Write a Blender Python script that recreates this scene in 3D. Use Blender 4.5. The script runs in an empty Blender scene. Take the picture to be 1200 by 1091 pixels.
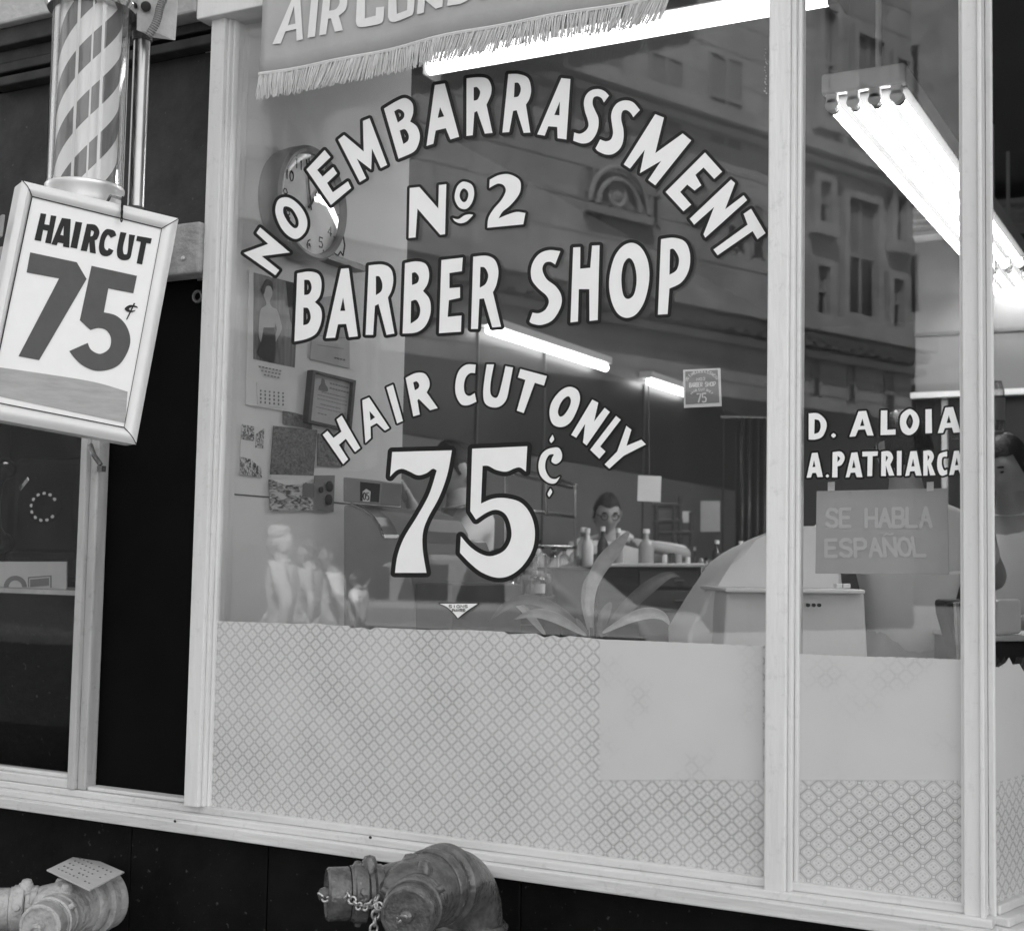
import bpy, bmesh, math, random
import numpy as np
from mathutils import Vector, Matrix
random.seed(7); np.random.seed(7)
scn = bpy.context.scene
COL = scn.collection
rad = math.radians

# ------------------------------------------------------------------ camera
YAW, PIT, ROLL, FPX = rad(28.1), rad(4.05), 0.0196, 1626.0
CAM = Vector((0, -2.5, 1.25))
Fh = Vector((-math.sin(YAW), math.cos(YAW), 0)); Rh = Vector((math.cos(YAW), math.sin(YAW), 0)); ZZ = Vector((0, 0, 1))
FW = Fh * math.cos(PIT) + ZZ * math.sin(PIT)
UH = ZZ * math.cos(PIT) - Fh * math.sin(PIT)
RT = Rh * math.cos(ROLL) + UH * math.sin(ROLL)
UP = UH * math.cos(ROLL) - Rh * math.sin(ROLL)
cd = bpy.data.cameras.new('camera'); cam = bpy.data.objects.new('camera', cd); COL.objects.link(cam)
cd.sensor_width = 36; cd.lens = 36 * FPX / 1200; cd.clip_start = 0.05; cd.clip_end = 500
cam.matrix_world = Matrix(((RT.x, UP.x, -FW.x, CAM.x), (RT.y, UP.y, -FW.y, CAM.y), (RT.z, UP.z, -FW.z, CAM.z), (0, 0, 0, 1)))
cd.dof.use_dof = True; cd.dof.focus_distance = 2.85; cd.dof.aperture_fstop = 6.3
scn.camera = cam

# ------------------------------------------------------------------ sky, sun, exposure
SUN_EL, SUN_AZ = rad(56), rad(24)          # azimuth from +Y towards +X: the sun stands behind the shop
wd = bpy.data.worlds.new("World"); scn.world = wd; wd.use_nodes = True
nt = wd.node_tree; bg = nt.nodes['Background']
sky = nt.nodes.new('ShaderNodeTexSky'); sky.sky_type = 'NISHITA'; sky.sun_disc = False
sky.sun_elevation = SUN_EL; sky.sun_rotation = SUN_AZ
bw = nt.nodes.new('ShaderNodeRGBToBW')     # black-and-white film
nt.links.new(sky.outputs[0], bw.inputs[0]); nt.links.new(bw.outputs[0], bg.inputs[0]); bg.inputs[1].default_value = 0.15
sd = bpy.data.lights.new('sun', 'SUN'); sd.energy = 4.0; sd.angle = rad(0.5)
so = bpy.data.objects.new('sun', sd); COL.objects.link(so)
sdir = Vector((math.sin(SUN_AZ) * math.cos(SUN_EL), math.cos(SUN_AZ) * math.cos(SUN_EL), math.sin(SUN_EL)))
so.rotation_euler = sdir.to_track_quat('Z', 'Y').to_euler()
vs = scn.view_settings
vs.view_transform = 'Standard'; vs.look = 'None'; vs.gamma = 1.0; vs.use_curve_mapping = False
vs.exposure = 2.35
scn.cycles.max_bounces = 10; scn.cycles.transparent_max_bounces = 24
scn.cycles.sample_clamp_indirect = 6

# ------------------------------------------------------------------ pixel -> point on a real plane (measured from the photograph)
def ray(px, py): return FW + RT * ((px - 600) / FPX) + UP * ((545.5 - py) / FPX)
def at(px, py, Y=0.0):
    d = ray(px, py); return CAM + d * ((Y - CAM.y) / d.y)
def atx(px, py, X):
    d = ray(px, py); return CAM + d * ((X - CAM.x) / d.x)
def P(px, py, D): return CAM + ray(px, py) * D

# ------------------------------------------------------------------ materials
def mat(name, c, rough=0.6, spec=0.3, metal=0.0, var=0.0, vscale=8.0, bump=0.0, bscale=60.0, stretch=None, speck=0.0, grime=0.0):
    m = bpy.data.materials.new(name); m.use_nodes = True; t = m.node_tree; b = t.nodes['Principled BSDF']
    b.inputs['Base Color'].default_value = (c, c, c, 1); b.inputs['Roughness'].default_value = rough
    b.inputs['Specular IOR Level'].default_value = spec; b.inputs['Metallic'].default_value = metal
    tc = t.nodes.new('ShaderNodeTexCoord'); src = tc.outputs['Object']
    if stretch:
        mp = t.nodes.new('ShaderNodeMapping'); mp.inputs['Scale'].default_value = stretch
        t.links.new(src, mp.inputs[0]); src = mp.outputs[0]
    if var:
        n = t.nodes.new('ShaderNodeTexNoise'); n.inputs['Scale'].default_value = vscale; n.inputs['Detail'].default_value = 8
        n.inputs['Roughness'].default_value = 0.65
        r = t.nodes.new('ShaderNodeMapRange'); r.inputs['From Min'].default_value = 0.25; r.inputs['From Max'].default_value = 0.75
        r.inputs['To Min'].default_value = max(0, c * (1 - var)); r.inputs['To Max'].default_value = min(1, c * (1 + var))
        t.links.new(src, n.inputs['Vector']); t.links.new(n.outputs[0], r.inputs[0])
        out = r.outputs[0]
        if speck:
            n2 = t.nodes.new('ShaderNodeTexNoise'); n2.inputs['Scale'].default_value = 70; n2.inputs['Detail'].default_value = 3
            t.links.new(src, n2.inputs['Vector'])
            r2 = t.nodes.new('ShaderNodeMapRange'); r2.inputs['From Min'].default_value = 0.68; r2.inputs['From Max'].default_value = 0.78
            r2.inputs['To Min'].default_value = 0; r2.inputs['To Max'].default_value = speck
            t.links.new(n2.outputs[0], r2.inputs[0])
            a = t.nodes.new('ShaderNodeMath'); a.operation = 'ADD'; t.links.new(out, a.inputs[0]); t.links.new(r2.outputs[0], a.inputs[1]); out = a.outputs[0]
        if grime:
            g1 = t.nodes.new('ShaderNodeTexNoise'); g1.inputs['Scale'].default_value = 48; g1.inputs['Detail'].default_value = 9; g1.inputs['Roughness'].default_value = .7
            t.links.new(tc.outputs['Object'], g1.inputs['Vector'])
            gr = t.nodes.new('ShaderNodeMapRange'); gr.inputs['From Min'].default_value = .56; gr.inputs['From Max'].default_value = .72
            gr.inputs['To Min'].default_value = 1.0; gr.inputs['To Max'].default_value = 1 - grime
            t.links.new(g1.outputs[0], gr.inputs[0])
            gm = t.nodes.new('ShaderNodeMath'); gm.operation = 'MULTIPLY'; t.links.new(out, gm.inputs[0]); t.links.new(gr.outputs[0], gm.inputs[1]); out = gm.outputs[0]
        t.links.new(out, b.inputs['Base Color'])
    if bump:
        n3 = t.nodes.new('ShaderNodeTexNoise'); n3.inputs['Scale'].default_value = bscale; n3.inputs['Detail'].default_value = 5
        bp = t.nodes.new('ShaderNodeBump'); bp.inputs['Strength'].default_value = bump; bp.inputs['Distance'].default_value = 0.01
        t.links.new(src, n3.inputs['Vector']); t.links.new(n3.outputs[0], bp.inputs['Height']); t.links.new(bp.outputs[0], b.inputs['Normal'])
    return m

def glass_mat(name, base=0.045, power=4.0, tint=0.96, rough=0.0):
    m = bpy.data.materials.new(name); m.use_nodes = True; t = m.node_tree
    t.nodes.remove(t.nodes['Principled BSDF']); o = t.nodes['Material Output']
    tr = t.nodes.new('ShaderNodeBsdfTransparent'); tr.inputs[0].default_value = (tint, tint, tint, 1)
    gl = t.nodes.new('ShaderNodeBsdfGlossy'); gl.inputs['Roughness'].default_value = rough
    lw = t.nodes.new('ShaderNodeLayerWeight'); lw.inputs[0].default_value = 0.5
    pw = t.nodes.new('ShaderNodeMath'); pw.operation = 'POWER'; pw.inputs[1].default_value = power
    ma = t.nodes.new('ShaderNodeMath'); ma.operation = 'MULTIPLY_ADD'; ma.inputs[1].default_value = 1 - base; ma.inputs[2].default_value = base
    mx = t.nodes.new('ShaderNodeMixShader')
    t.links.new(lw.outputs['Facing'], pw.inputs[0]); t.links.new(pw.outputs[0], ma.inputs[0]); t.links.new(ma.outputs[0], mx.inputs[0])
    t.links.new(tr.outputs[0], mx.inputs[1]); t.links.new(gl.outputs[0], mx.inputs[2]); t.links.new(mx.outputs[0], o.inputs[0])
    return m

def emis(name, s):
    m = bpy.data.materials.new(name); m.use_nodes = True; b = m.node_tree.nodes['Principled BSDF']
    b.inputs['Base Color'].default_value = (.8, .8, .8, 1)
    b.inputs['Emission Color'].default_value = (1, 1, 1, 1); b.inputs['Emission Strength'].default_value = s
    return m

M = {}
M['frame'] = mat('frame_paint', .68, .45, .4, var=.16, vscale=7, bump=.3, bscale=70, stretch=(1, 1, .12), grime=.16)
M['frame_grey'] = mat('grey_paint', .44, .55, .3, var=.25, vscale=9, bump=.4, bscale=60, stretch=(1, 1, .15), grime=.25)
M['sill'] = mat('sill_paint', .62, .5, .35, var=.22, vscale=8, bump=.45, bscale=40, stretch=(.15, 1, 1), grime=.2)
M['black'] = mat('black_paint', .005, .55, .10, var=.7, vscale=6, bump=.3, bscale=25, speck=.05)
M['void'] = mat('black_board', .003, .7, .06, var=.6, vscale=3)
M['board'] = mat('dark_board', .038, .65, .18, var=.55, vscale=6, bump=.3, bscale=30, speck=.05)
M['lintel'] = mat('lintel_stone', .30, .85, .15, var=.4, vscale=14, bump=.6, bscale=80, speck=.1)
M['fascia'] = mat('fascia_paint', .40, .7, .2, var=.3, vscale=10, bump=.3, bscale=60)
M['white'] = mat('white_paint', .85, .4, .35, var=.03, vscale=20)
M['outline'] = mat('black_lettering_paint', .006, .35, .3)
M['glass'] = glass_mat('plate_glass', base=.046, power=5.0, tint=.94)
M['thin_glass'] = glass_mat('thin_glass', base=.04, power=3.0, tint=.97)
M['streak'] = mat('painted_glass_streak', .62, .3, .4)
M['bottle'] = glass_mat('bottle_glass', base=.08, power=2.0, tint=.75, rough=.05)
M['tube_metal'] = mat('dull_chrome', .34, .28, .5, metal=1.0, var=.1, vscale=20)
M['chrome'] = mat('chrome', .75, .14, .5, metal=1.0, var=.08, vscale=20)
M['sign_frame'] = mat('white_enamel_frame', .74, .3, .45, var=.04, vscale=14)
M['alu'] = mat('brushed_aluminium', .72, .38, .5, metal=.75, var=.06, vscale=12, stretch=(1, 1, .1))
M['iron'] = mat('painted_iron', .075, .20, .8, var=.7, vscale=45, bump=.25, bscale=130, speck=.14)
M['iron_pale'] = mat('pale_painted_iron', .40, .36, .6, var=.3, vscale=20, bump=.6, bscale=70, grime=.6)
M['chain'] = mat('chain_steel', .5, .3, .5, metal=.8, var=.2, vscale=60)
M['wall_in'] = mat('shop_wall_paint', .72, .7, .25, var=.06, vscale=3, bump=.08, bscale=40)
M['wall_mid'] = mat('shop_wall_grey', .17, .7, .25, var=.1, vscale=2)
M['wall_dark'] = mat('dark_wall_panel', .03, .35, .4, var=.3, vscale=3)
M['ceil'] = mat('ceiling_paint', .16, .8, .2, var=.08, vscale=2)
M['floor_in'] = mat('shop_linoleum', .22, .4, .4, var=.25, vscale=8)
M['wood'] = mat('dark_wood', .06, .4, .4, var=.4, vscale=6, stretch=(1, 1, 6))
M['grey'] = mat('grey_enamel', .22, .4, .4, var=.15, vscale=6)
M['greyd'] = mat('dark_grey_enamel', .10, .4, .4, var=.2, vscale=6)
M['paper'] = mat('white_paper', .72, .8, .15, var=.05, vscale=30)
M['paper_g'] = mat('grey_paper', .45, .8, .15, var=.06, vscale=30)
M['ink'] = mat('ink', .03, .7, .2)
M['ink_g'] = mat('grey_ink', .16, .7, .2)
M['cloth'] = mat('white_cloth', .74, .9, .1, var=.05, vscale=6, bump=.2, bscale=14)
M['sheet'] = mat('bleached_sheet', .86, .8, .2, var=.04, vscale=5, bump=.2, bscale=8)
M['cloth_g'] = mat('grey_cloth', .34, .9, .1, var=.15, vscale=10, bump=.3, bscale=40)
M['trouser'] = mat('dark_trouser_cloth', .08, .9, .1, var=.2, vscale=20)
M['skin'] = mat('skin', .36, .5, .35, var=.1, vscale=20)
M['hair'] = mat('dark_hair', .012, .5, .4, var=.4, vscale=60, bump=.5, bscale=150)
M['hair_w'] = mat('white_hair', .6, .7, .2, var=.15, vscale=60)
M['leaf'] = mat('leaf', .16, .4, .4, var=.35, vscale=14, stretch=(1, 1, 1))
M['leaf_p'] = mat('pale_leaf', .42, .5, .3, var=.3, vscale=18)
M['reflector'] = mat('dull_reflector', .048, 1.0, .0)
M['tube_soft'] = emis('strip_tube', 1.5)
M['tube_mid'] = emis('mirror_tube', 1.6)
M['tube'] = emis('fluorescent_tube', 7.0)
M['fixt'] = mat('fixture_enamel', .68, .4, .4)
M['asphalt'] = mat('asphalt', .05, .85, .2, var=.3, vscale=30, bump=.3, bscale=200)
M['pave'] = mat('concrete_pavement', .24, .85, .15, var=.2, vscale=12, bump=.2, bscale=120)
M['stone'] = mat('limestone', .26, .85, .15, var=.35, vscale=1.2, bump=.3, bscale=20, grime=.4)
M['wframe'] = mat('window_sash', .22, .6, .2)
M['stone_d'] = mat('sooty_stone', .16, .85, .15, var=.25, vscale=1.5)
M['brick'] = mat('dark_brick', .10, .9, .1, var=.25, vscale=2)
M['wglass'] = mat('dark_window_glass', .02, .1, .5)
M['canvas'] = mat('banner_canvas', .40, .9, .1, var=.09, vscale=9, bump=.35, bscale=12)
M['thread'] = mat('fringe_thread', .60, .9, .1, var=.1, vscale=50)
M['car'] = mat('car_paint', .35, .2, .5, var=.03, vscale=3)
M['rubber'] = mat('rubber', .02, .8, .2)

# ------------------------------------------------------------------ mesh builder
class MB:
    def __init__(s): s.v = []; s.f = []; s.uv = None
    def add(s, vs, fs):
        o = len(s.v); s.v += [tuple(v) for v in vs]; s.f += [tuple(i + o for i in f) for f in fs]; return s
    def box(s, x0, x1, y0, y1, z0, z1):
        return s.add([(x, y, z) for x in (x0, x1) for y in (y0, y1) for z in (z0, z1)],
                     [(0, 1, 3, 2), (4, 6, 7, 5), (0, 4, 5, 1), (2, 3, 7, 6), (0, 2, 6, 4), (1, 5, 7, 3)])
    def obox(s, c, ax, ay, az, hx, hy, hz):
        c = Vector(c); ax = Vector(ax).normalized() * hx; ay = Vector(ay).normalized() * hy; az = Vector(az).normalized() * hz
        return s.add([c + ax * i + ay * j + az * k for i in (-1, 1) for j in (-1, 1) for k in (-1, 1)],
                     [(0, 1, 3, 2), (4, 6, 7, 5), (0, 4, 5, 1), (2, 3, 7, 6), (0, 2, 6, 4), (1, 5, 7, 3)])
    def lathe(s, o, axis, prof, n=24, caps=True):
        o = Vector(o); a = Vector(axis).normalized(); u = a.orthogonal().normalized(); w = a.cross(u)
        vs = []; fs = []
        for (r, h) in prof:
            for i in range(n):
                t = 2 * math.pi * i / n; vs.append(o + a * h + (u * math.cos(t) + w * math.sin(t)) * r)
        for k in range(len(prof) - 1):
            for i in range(n):
                j = (i + 1) % n; fs.append((k * n + i, k * n + j, (k + 1) * n + j, (k + 1) * n + i))
        if caps: fs.append(tuple(range(n - 1, -1, -1))); fs.append(tuple((len(prof) - 1) * n + i for i in range(n)))
        return s.add(vs, fs)
    def cyl(s, p0, p1, r0, r1=None, n=16):
        p0 = Vector(p0); p1 = Vector(p1); return s.lathe(p0, p1 - p0, [(r0, 0), (r1 if r1 is not None else r0, (p1 - p0).length)], n)
    def tube(s, pts, r, n=8, closed=False):
        pts = [Vector(p) for p in pts]; N = len(pts); vs = []; fs = []; u = None
        for i in range(N):
            if closed: d = pts[(i + 1) % N] - pts[i - 1]
            else: d = pts[min(i + 1, N - 1)] - pts[max(i - 1, 0)]
            d.normalize()
            u = d.orthogonal().normalized() if u is None else (u - d * u.dot(d)).normalized()
            w = d.cross(u); rr = r[i] if isinstance(r, (list, tuple)) else r
            for k in range(n):
                t = 2 * math.pi * k / n; vs.append(pts[i] + (u * math.cos(t) + w * math.sin(t)) * rr)
        for i in range(N if closed else N - 1):
            a = i * n; b = ((i + 1) % N) * n
            for k in range(n):
                j = (k + 1) % n; fs.append((a + k, a + j, b + j, b + k))
        if not closed: fs.append(tuple(range(n - 1, -1, -1))); fs.append(tuple((N - 1) * n + k for k in range(n)))
        return s.add(vs, fs)
    def torus(s, c, axis, R, r, n=24, m=8):
        a = Vector(axis).normalized(); u = a.orthogonal().normalized(); w = a.cross(u); c = Vector(c)
        return s.tube([c + (u * math.cos(t) + w * math.sin(t)) * R for t in [2 * math.pi * i / n for i in range(n)]], r, m, True)
    def slab(s, pts, back):
        pts = [Vector(p) for p in pts]; b = Vector(back); n = len(pts)
        fs = [tuple(range(n)), tuple(range(2 * n - 1, n - 1, -1))] + [(i, n + i, n + (i + 1) % n, (i + 1) % n) for i in range(n)]
        return s.add(pts + [p + b for p in pts], fs)
    def ball(s, c, rx, ry=None, rz=None, n=14, m=9):
        c = Vector(c); ry = ry or rx; rz = rz or rx; vs = [c + Vector((0, 0, rz))]; fs = []
        for i in range(1, m):
            p = math.pi * i / m
            for k in range(n):
                t = 2 * math.pi * k / n; vs.append(c + Vector((rx * math.sin(p) * math.cos(t), ry * math.sin(p) * math.sin(t), rz * math.cos(p))))
        vs.append(c - Vector((0, 0, rz)))
        for k in range(n): fs.append((0, 1 + k, 1 + (k + 1) % n))
        for i in range(m - 2):
            for k in range(n):
                a = 1 + i * n; fs.append((a + k, a + n + k, a + n + (k + 1) % n, a + (k + 1) % n))
        a = 1 + (m - 2) * n
        for k in range(n): fs.append((a + k, len(vs) - 1, a + (k + 1) % n))
        return s.add(vs, fs)
    def build(s, name, m, parent=None, smooth=False, bevel=0.0, fix=True):
        me = bpy.data.meshes.new(name); me.from_pydata(s.v, [], s.f)
        if fix:
            bm = bmesh.new(); bm.from_mesh(me); bmesh.ops.recalc_face_normals(bm, faces=bm.faces); bm.to_mesh(me); bm.free()
        return link(name, me, m, parent, smooth, bevel)

def link(name, me, m, parent=None, smooth=False, bevel=0.0):
    o = bpy.data.objects.new(name, me); COL.objects.link(o)
    if m is not None and not me.materials: me.materials.append(m)
    if smooth:
        me.polygons.foreach_set('use_smooth', [True] * len(me.polygons))
        try: me.set_sharp_from_angle(angle=rad(38)) if smooth != 'soft' else None
        except Exception: pass
    if bevel:
        b = o.modifiers.new('bevel', 'BEVEL'); b.width = bevel; b.segments = 2; b.limit_method = 'ANGLE'; b.angle_limit = rad(40)
    if parent is not None:
        o.parent = parent; o.matrix_parent_inverse = Matrix.Translation(-parent.location)
    return o

def tag(o, label, cat, group=None, kind=None):
    if label: o['label'] = label
    if cat: o['category'] = cat
    if group: o['group'] = group
    if kind: o['kind'] = kind
    return o
def thing(name, label, cat, loc=(0, 0, 0), group=None):
    o = bpy.data.objects.new(name, None); COL.objects.link(o); o.location = loc; o.empty_display_size = .05
    return tag(o, label, cat, group)
def struct(o): o['kind'] = 'structure'; return o

# ------------------------------------------------------------------ lettering: outlines measured in photo pixels, laid on real planes
def spline(tokens, ox, oy, s, closed=True):
    pts = []
    for t in tokens.split():
        sm = t[0] == '~'; x, y = t.lstrip('~').split(',')
        pts.append((ox + float(x) / s, oy + float(y) / s, sm))
    n = len(pts); out = []
    for i in range(n):
        if not closed and i == n - 1: out.append(pts[i][:2]); break
        a, b = pts[i], pts[(i + 1) % n]
        out.append((a[0], a[1]))
        if a[2] or b[2]:
            p0 = pts[i - 1] if a[2] else a; p3 = pts[(i + 2) % n] if b[2] else b
            for k in range(1, 6):
                t = k / 6; t2 = t * t; t3 = t2 * t
                out.append(tuple(.5 * (2 * a[c] + (b[c] - p0[c]) * t + (2 * p0[c] - 5 * a[c] + 4 * b[c] - p3[c]) * t2 + (3 * a[c] - p0[c] - 3 * b[c] + p3[c]) * t3) for c in (0, 1)))
    return out

def offset_contours(conts, d, step):
    """outline of a letter grown by d pixels (distance field + marching squares)"""
    allp = np.array([p for c in conts for p in c]); lo = allp.min(0) - d - 2 * step; hi = allp.max(0) + d + 2 * step
    xs = np.arange(lo[0], hi[0] + step, step); ys = np.arange(lo[1], hi[1] + step, step)
    X, Y = np.meshgrid(xs, ys, indexing='ij'); dist = np.full(X.shape, 1e9); ins = np.zeros(X.shape, bool)
    for c in conts:
        n = len(c)
        for i in range(n):
            (ax, ay), (bx, by) = c[i], c[(i + 1) % n]; dx, dy = bx - ax, by - ay; L = dx * dx + dy * dy + 1e-12
            t = np.clip(((X - ax) * dx + (Y - ay) * dy) / L, 0, 1)
            dist = np.minimum(dist, (X - ax - t * dx) ** 2 + (Y - ay - t * dy) ** 2)
            if ay != by:
                ins ^= ((ay > Y) != (by > Y)) & (X < (bx - ax) * (Y - ay) / (by - ay) + ax)
    f = np.where(ins, -np.sqrt(dist), np.sqrt(dist)) - d
    nx, ny = f.shape; inside = f < 0
    code = inside[:-1, :-1] * 1 + inside[1:, :-1] * 2 + inside[1:, 1:] * 4 + inside[:-1, 1:] * 8
    segs = {}
    T = {1: [(3, 0)], 2: [(0, 1)], 3: [(3, 1)], 4: [(1, 2)], 5: [(3, 2), (1, 0)], 6: [(0, 2)], 7: [(3, 2)], 8: [(2, 3)], 9: [(2, 0)], 10: [(0, 3), (2, 1)], 11: [(2, 1)], 12: [(1, 3)], 13: [(1, 0)], 14: [(0, 3)]}
    for i, j in zip(*np.nonzero((code > 0) & (code < 15))):
        ed = [(i, j, 0), (i + 1, j, 1), (i, j + 1, 0), (i, j, 1)]
        for a, b in T[int(code[i, j])]: segs[ed[a]] = ed[b]
    def pos(e):
        i, j, k = e; i2, j2 = (i + 1, j) if k == 0 else (i, j + 1); a, b = f[i, j], f[i2, j2]; t = a / (a - b)
        return (xs[i] + (xs[i2] - xs[i]) * t, ys[j] + (ys[j2] - ys[j]) * t)
    outc = []
    while segs:
        s0 = next(iter(segs)); e = s0; c = []
        while e in segs: c.append(pos(e)); e = segs.pop(e)
        if len(c) > 5: outc.append(c)
    return outc

def flat_mesh(name, conts_px, to3d, m, parent, thick=0.0006, pinned=None):
    """filled outline (holes by even-odd) on the plane that to3d maps pixels to; conts_px: list of letters, each a list of contours"""
    o3, ax, ay, nrm = to3d['o'], to3d['x'], to3d['y'], to3d['n']
    vs = []; fs = []
    for li, letter in enumerate(conts_px):
        cu = bpy.data.curves.new('tmp', 'CURVE'); cu.dimensions = '2D'; cu.fill_mode = 'BOTH'; cu.extrude = thick / 2
        for c in letter:
            sp = cu.splines.new('POLY'); sp.points.add(len(c) - 1); sp.use_cyclic_u = True
            q = []
            for p in c:
                w = to3d['f'](*p) - o3; q.append((w.dot(ax), w.dot(ay)))
            for k, (a, b) in enumerate(q): sp.points[k].co = (a, b, 0, 1)
        ob = bpy.data.objects.new('tmp', cu); me = bpy.data.meshes.new_from_object(ob)
        off = len(vs)
        for v in me.vertices: vs.append(tuple(o3 + ax * v.co.x + ay * v.co.y + nrm * (v.co.z + thick / 2 + (li % 40) * 2e-5)))
        for p in me.polygons: fs.append(tuple(off + i for i in p.vertices))
        bpy.data.objects.remove(ob); bpy.data.curves.remove(cu); bpy.data.meshes.remove(me)
    b = MB(); b.v = vs; b.f = fs
    return b.build(name, m, parent, fix=False)

def plane_y(Y): return dict(o=Vector((0, Y, 0)), x=Vector((1, 0, 0)), y=Vector((0, 0, 1)), n=Vector((0, -1, 0)), f=lambda a, b: at(a, b, Y))
def plane_x(X): return dict(o=Vector((X, 0, 0)), x=Vector((0, 1, 0)), y=Vector((0, 0, 1)), n=Vector((1, 0, 0)), f=lambda a, b: atx(a, b, X))

def parse(specs, ox, oy, s):
    """specs: one string per letter, contours separated by '|'"""
    return [[spline(c, ox, oy, s) for c in sp.split('|')] for sp in specs]

def lettering(specs, ox, oy, s, d, parent, label, Y=-0.0012):
    L = parse(specs, ox, oy, s)
    out = [offset_contours(l, d * 1.22, .7) for l in L]
    a = flat_mesh('lettering_outline', out, plane_y(Y), M['outline'], parent, .0004)
    b = flat_mesh('lettering', L, plane_y(Y - .0007), M['white'], parent, .0004)
    b['label'] = label
    return b

def strokes(paths, w):
    """simple brush strokes -> letter contours (each stroke one closed ribbon), in pixels"""
    out = []
    for p in paths:
        n = len(p); Lf = []; Rg = []
        for i in range(n):
            a = p[max(i - 1, 0)]; b = p[min(i + 1, n - 1)]; dx, dy = b[0] - a[0], b[1] - a[1]; l = math.hypot(dx, dy) or 1
            nx, ny = -dy / l * w / 2, dx / l * w / 2; Lf.append((p[i][0] + nx, p[i][1] + ny)); Rg.append((p[i][0] - nx, p[i][1] - ny))
        out.append([Lf + Rg[::-1]])
    return out

STROKE = {
 'A': ['0,1 .5,0 1,1', '.2,.65 .8,.65'], 'B': ['0,0 0,1', '0,0 .7,0 .9,.12 .9,.38 .7,.48 0,.48', '.6,.48 .95,.6 .95,.88 .7,1 0,1'],
 'C': ['.95,.2 .7,0 .3,0 .05,.2 .05,.8 .3,1 .7,1 .95,.8'], 'D': ['0,0 0,1', '0,0 .6,0 .95,.25 .95,.75 .6,1 0,1'],
 'E': ['.9,0 0,0 0,1 .9,1', '0,.48 .75,.48'], 'F': ['.9,0 0,0 0,1', '0,.48 .75,.48'], 'H': ['0,0 0,1', '1,0 1,1', '0,.5 1,.5'], 'I': ['.5,0 .5,1'],
 'L': ['0,0 0,1 .9,1'], 'M': ['0,1 0,0 .5,.7 1,0 1,1'], 'N': ['0,1 0,0 1,1 1,0'], 'O': ['.5,0 .15,.12 0,.4 0,.6 .15,.88 .5,1 .85,.88 1,.6 1,.4 .85,.12 .5,0'],
 'P': ['0,1 0,0 .7,0 .95,.15 .95,.4 .7,.54 0,.54'], 'R': ['0,1 0,0 .7,0 .95,.15 .95,.38 .7,.5 0,.5', '.45,.5 1,1'],
 'S': ['.95,.14 .7,0 .3,0 .05,.15 .05,.35 .3,.47 .7,.53 .95,.67 .95,.85 .7,1 .3,1 .02,.84'], 'T': ['0,0 1,0', '.5,0 .5,1'],
 'U': ['0,0 0,.75 .25,1 .75,1 1,.75 1,0'], 'Y': ['0,0 .5,.5 1,0', '.5,.5 .5,1'], 'G': ['.95,.2 .7,0 .3,0 .05,.2 .05,.8 .3,1 .7,1 .95,.8 .95,.55 .6,.55'],
 '~': ['0,.6 .25,.2 .7,.7 1,.3'], '0': ['.5,0 .15,.12 0,.4 0,.6 .15,.88 .5,1 .85,.88 1,.6 1,.4 .85,.12 .5,0'], '1': ['.2,.2 .55,0 .55,1'],
 '2': ['.05,.2 .3,0 .7,0 .95,.2 .9,.42 .05,1 1,1'], '3': ['.05,.1 .5,0 .9,.2 .8,.42 .4,.48 .9,.58 .95,.82 .5,1 .05,.9'], '4': ['.7,1 .7,0 0,.7 1,.7'],
 '5': ['.9,0 .1,0 .05,.45 .6,.4 .95,.65 .8,.95 .3,1 .02,.9'], '6': ['.85,.05 .3,.25 .05,.7 .3,1 .75,1 .95,.75 .7,.5 .15,.6'], '7': ['0,0 1,0 .4,1'],
 '8': ['.5,.47 .1,.3 .2,.03 .8,.03 .9,.3 .5,.47 .05,.7 .2,1 .8,1 .95,.7 .5,.47'], '9': ['.15,.95 .7,.75 .95,.3 .7,0 .25,0 .05,.25 .3,.5 .85,.4']}
def word(txt, q, w, gap=.3, merged=False):
    """stroke text stretched over the pixel quad q = (tl, tr, br, bl)"""
    n = len(txt); paths = []; W = n + gap * (n - 1)
    for i, ch in enumerate(txt):
        for st in STROKE.get(ch, []):
            p = []
            for t in st.split():
                u, v = map(float, t.split(',')); U = (i * (1 + gap) + u) / W
                a = [q[0][k] + (q[1][k] - q[0][k]) * U for k in (0, 1)]; b = [q[3][k] + (q[2][k] - q[3][k]) * U for k in (0, 1)]
                p.append((a[0] + (b[0] - a[0]) * v, a[1] + (b[1] - a[1]) * v))
            paths.append(p)
    if merged: return [offset_contours([p + p[::-1] for p in paths], w / 2, .5)]
    return strokes(paths, w)

# ================================================================== SETTING: ground, street
struct(MB().box(-90, 60, -2.9, 60, -.3, 0).build('pavement', M['pave']))
struct(MB().box(-90, 60, -13.2, -2.9, -.3, -.13).build('road', M['asphalt']))
struct(MB().box(-90, 60, -90, -13.2, -.3, -.004).build('far_pavement', M['pave']))

# ================================================================== the shop's own building
RD = Vector((.2402, .9707, 0)).normalized(); RN = Vector((RD.y, -RD.x, 0))       # splayed return beside the entrance
RC = Vector((-.402, 0, 0))
RE = RC + RD * 1.65
bld = thing('shop_building', 'dark fronted shop building that holds the barber shop window', 'building', (0, 4, 0))
MB().box(-16, 12, 0.02, 10, 3.45, 9.2).build('added_unseen_storeys', M['brick'], bld)  # unseen mass, added and sized to keep the sun off the storefront
MB().box(-16, -2.45, -.05, .02, 2.613, 3.6).box(-2.45, -2.176, -.053, .02, 2.531, 3.6).box(-2.176, 5, -.05, .02, 2.575, 3.6).build('fascia', M['fascia'], bld, bevel=.006)
MB().box(-16, -3.6, .0, .3, 0, 2.575).box(.95, 12, .0, .3, 0, 3.45).box(.95, 1.1, .3, 1.6, 0, 3.45).build('outer_wall', M['brick'], bld)
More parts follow.
